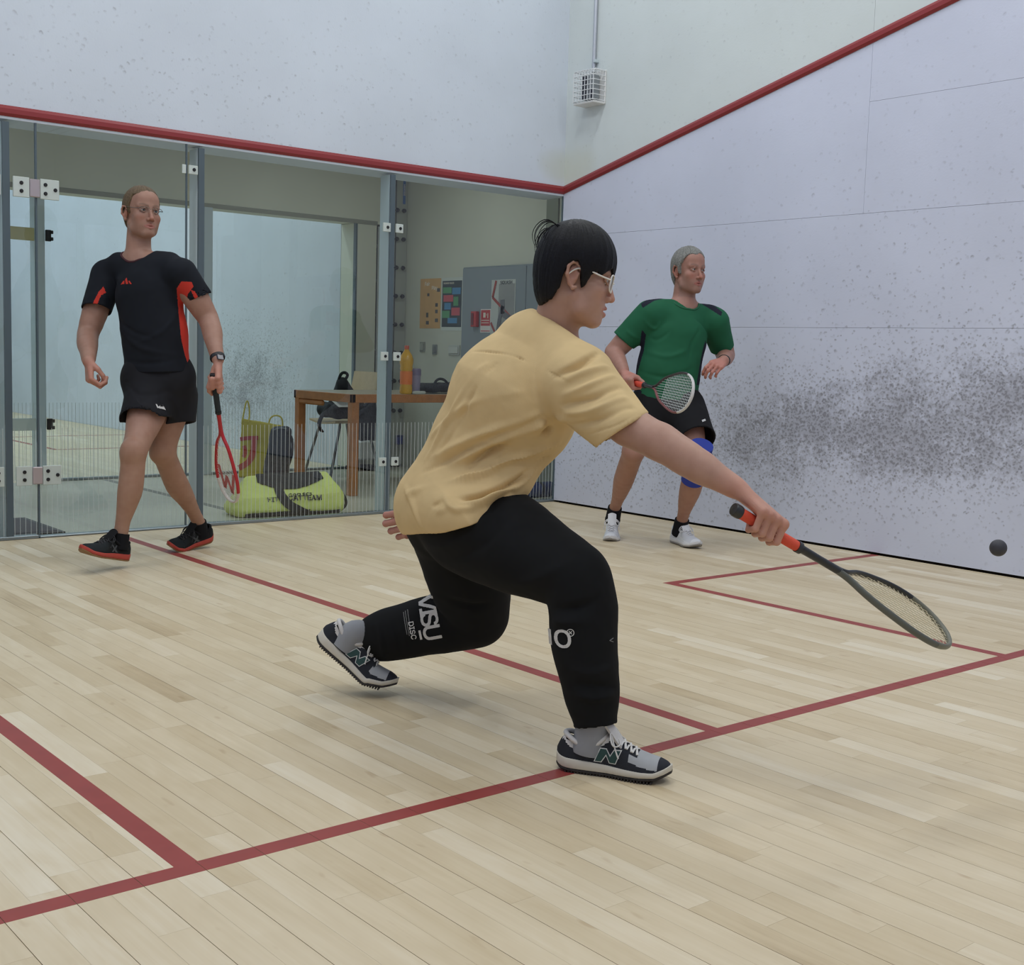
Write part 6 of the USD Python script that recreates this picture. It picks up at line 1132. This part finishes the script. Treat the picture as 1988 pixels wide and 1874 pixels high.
    fl = [L([(1250, 650), (1270, 660), (1300, 640)], -0.006, 0.012), L([(1255, 680), (1290, 690), (1340, 680)], 0.006, 0.014), L([(1240, 720), (1290, 735), (1345, 715)], -0.007, 0.012), L([(1235, 750), (1290, 755), (1345, 745)], 0.007, 0.012), L([(1360, 640), (1345, 670), (1340, 700)], -0.006, 0.012), L([(1250, 625), (1270, 640), (1285, 625)], 0.006, 0.010), L([(1352, 620), (1372, 640), (1376, 660)], -0.005, 0.010), L([(1215, 640), (1230, 655), (1245, 660)], 0.004, 0.01)]
    v = folds(v, n, fl); v = ripple(v, n, 0.003, 11, seed=14); n = normals(v, f)
    M_g, M_n = cloth('shirt_green', lin(32, 92, 64), 0.75, sheen=0.1), cloth('shirt_navy', lin(30, 32, 46), 0.8)
    lab = pixel_label(v, f, [[(1244, 590), (1270, 572), (1302, 564), (1300, 577), (1270, 584), (1248, 598)], [(1353, 576), (1375, 583), (1402, 606), (1400, 614), (1375, 598), (1353, 585)], [(1246, 640), (1254, 650), (1250, 680), (1240, 715), (1232, 745), (1246, 760), (1240, 776), (1215, 776), (1222, 740), (1226, 720), (1240, 690)], [(1370, 660), (1366, 672), (1360, 700), (1352, 748), (1362, 748), (1374, 690)]])
    root = None
    for k, m in split_faces(v, f, lab):
        if k == 0: root = obj('shirt', m, M_g, me, smooth=True)
        else: obj('shoulder_panel' if k < 3 else 'side_panel', m, M_n, root, smooth=True, label='dark navy inset of the green shirt' if k == 1 else None)
    cen, cn = U(1327, 590, 6.83), norm(cv(0.02, 1, 0.35)); c1 = norm(np.cross(cn, fro)); c2 = np.cross(cn, c1)
    Pn = A([cen + c1 * 0.084 * math.cos(t) + c2 * 0.08 * math.sin(t) for t in np.linspace(0, 2 * np.pi, 48, endpoint=False)]); q = trimesh.proximity.closest_point(trimesh.Trimesh(v, f, process=False), Pn)[0]
    obj('collar', tube(q, 0.0055, 8, closed=True), plain('collar_green', lin(26, 92, 62), 0.8), root, smooth=60)
    M_sh = cloth('shorts_dark', lin(26, 26, 29), 0.85); eR, eL = U(1236, 858, 6.75), U(1352, 856, 6.69)
    a1, s1 = shorts_leg(HR, eR, .125, .108); a2, s2 = shorts_leg(HL, eL, .125, .108)
    tp = [ADD(cap_(U(1272, 790, 6.84), U(1318, 790, 6.84), .135, .135, fro, .8), 0.03), ADD(cap_(U(1292, 764, 6.83), U(1292, 790, 6.83), .165, .17, fro, .68), 0.02)] + a1 + a2 + s1 + s2
    v, f = skin(tp, 0.005); v = relax(v, f, 2); n = normals(v, f); v = ripple(v, n, 0.004, 12, seed=16); n = normals(v, f); so = obj('shorts', (v, f), M_sh, me, smooth=True)
    marks_from(so, v, n, [[(1362, 816), (1370, 813), (1371, 817), (1363, 820)]], plain('print_pale', lin(196, 196, 196), 0.7))
    M_so = cloth('sock_dark', lin(24, 24, 28), 0.9); wm = plain('shoe_white', lin(226, 228, 232), 0.5, bump=0.2, bscale=300); cols = {0: wm, 1: wm, 2: plain('shoe_white_mesh', lin(210, 212, 218), 0.7, bump=0.5, bscale=900), 'mid': plain('midsole_white', lin(222, 222, 224), 0.5), 'out': plain('outsole_grey', lin(150, 146, 142), 0.6), 'collar': wm, 'tongue': wm, 'lace': plain('lace_pale', lin(218, 218, 220), 0.7)}
    style = {'regions': lambda y, h, c, z: np.where((y > 0.5) & (y < 0.9) & (h > 0.6), 2, 0), 'rows': 5}
    build_shoe(me, h1, f1, (0, 0, 1), 0.285, cols, style, bend=0.36, by=0.7, label='right white shoe', side=-1); sock(me, AR + (KR - AR) * 0.12, h1 + f1 * 0.072 + A([0, 0, 0.05]), .040, .043, M_so)
    build_shoe(me, h2, f2, (0, 0, 1), 0.285, cols, style, label='left white shoe', side=1); sock(me, AL + (KL - AL) * 0.12, h2 + f2 * 0.072 + A([0, 0, 0.05]), .040, .043, M_so)
    M_b = cloth('brace_blue', lin(52, 66, 150), 0.8); dk = norm(AL - KL)
    for k, (s0, s1, r, mt_) in enumerate(((-0.11, -0.045, .063, M_b), (-0.045, 0.08, .062, cloth('brace_skin', lin(176, 140, 122), 0.9)), (0.08, 0.135, .062, M_b))): obj('knee_brace' if k != 1 else 'knee_pad', tube([KL + dk * s for s in np.linspace(s0, s1, 6)], r, 22), mt_, me, smooth=60)
    wd = norm(WrL - ElL); a1_ = norm(np.cross(wd, UPc)); b1_ = np.cross(wd, a1_)
    obj('wrist_band', tube([WrL - wd * 0.015 + a1_ * 0.032 * math.cos(t) + b1_ * 0.03 * math.sin(t) for t in np.linspace(0, 2 * np.pi, 26, endpoint=False)], 0.009, 8, closed=True, sx=0.4, up=wd), M_black, me, smooth=60, label='dark wrist band')
    e1 = norm(cv(-0.15, 1, 0) - ax * (cv(-0.15, 1, 0) @ ax)); e2 = np.cross(ax, e1); wht = plain('frame_white', lin(206, 204, 202), 0.35)
    build_racket(butt, ax, e1 * 0.93 - e2 * 0.36, 'squash racket with white strings held in front of the green shirt', dict(grip=plain('grip_red', lin(206, 72, 52), 0.7), cap=M_black, shaft=plain('shaft_black', lin(36, 38, 42), 0.3), frame=plain('frame_dark', lin(58, 50, 52), 0.35), frame2=plain('frame_maroon', lin(118, 62, 62), 0.35), tip=wht, bumper=wht, string=plain('string_bright', lin(216, 222, 222), 0.5)), string_r=0.0011)
green_player()
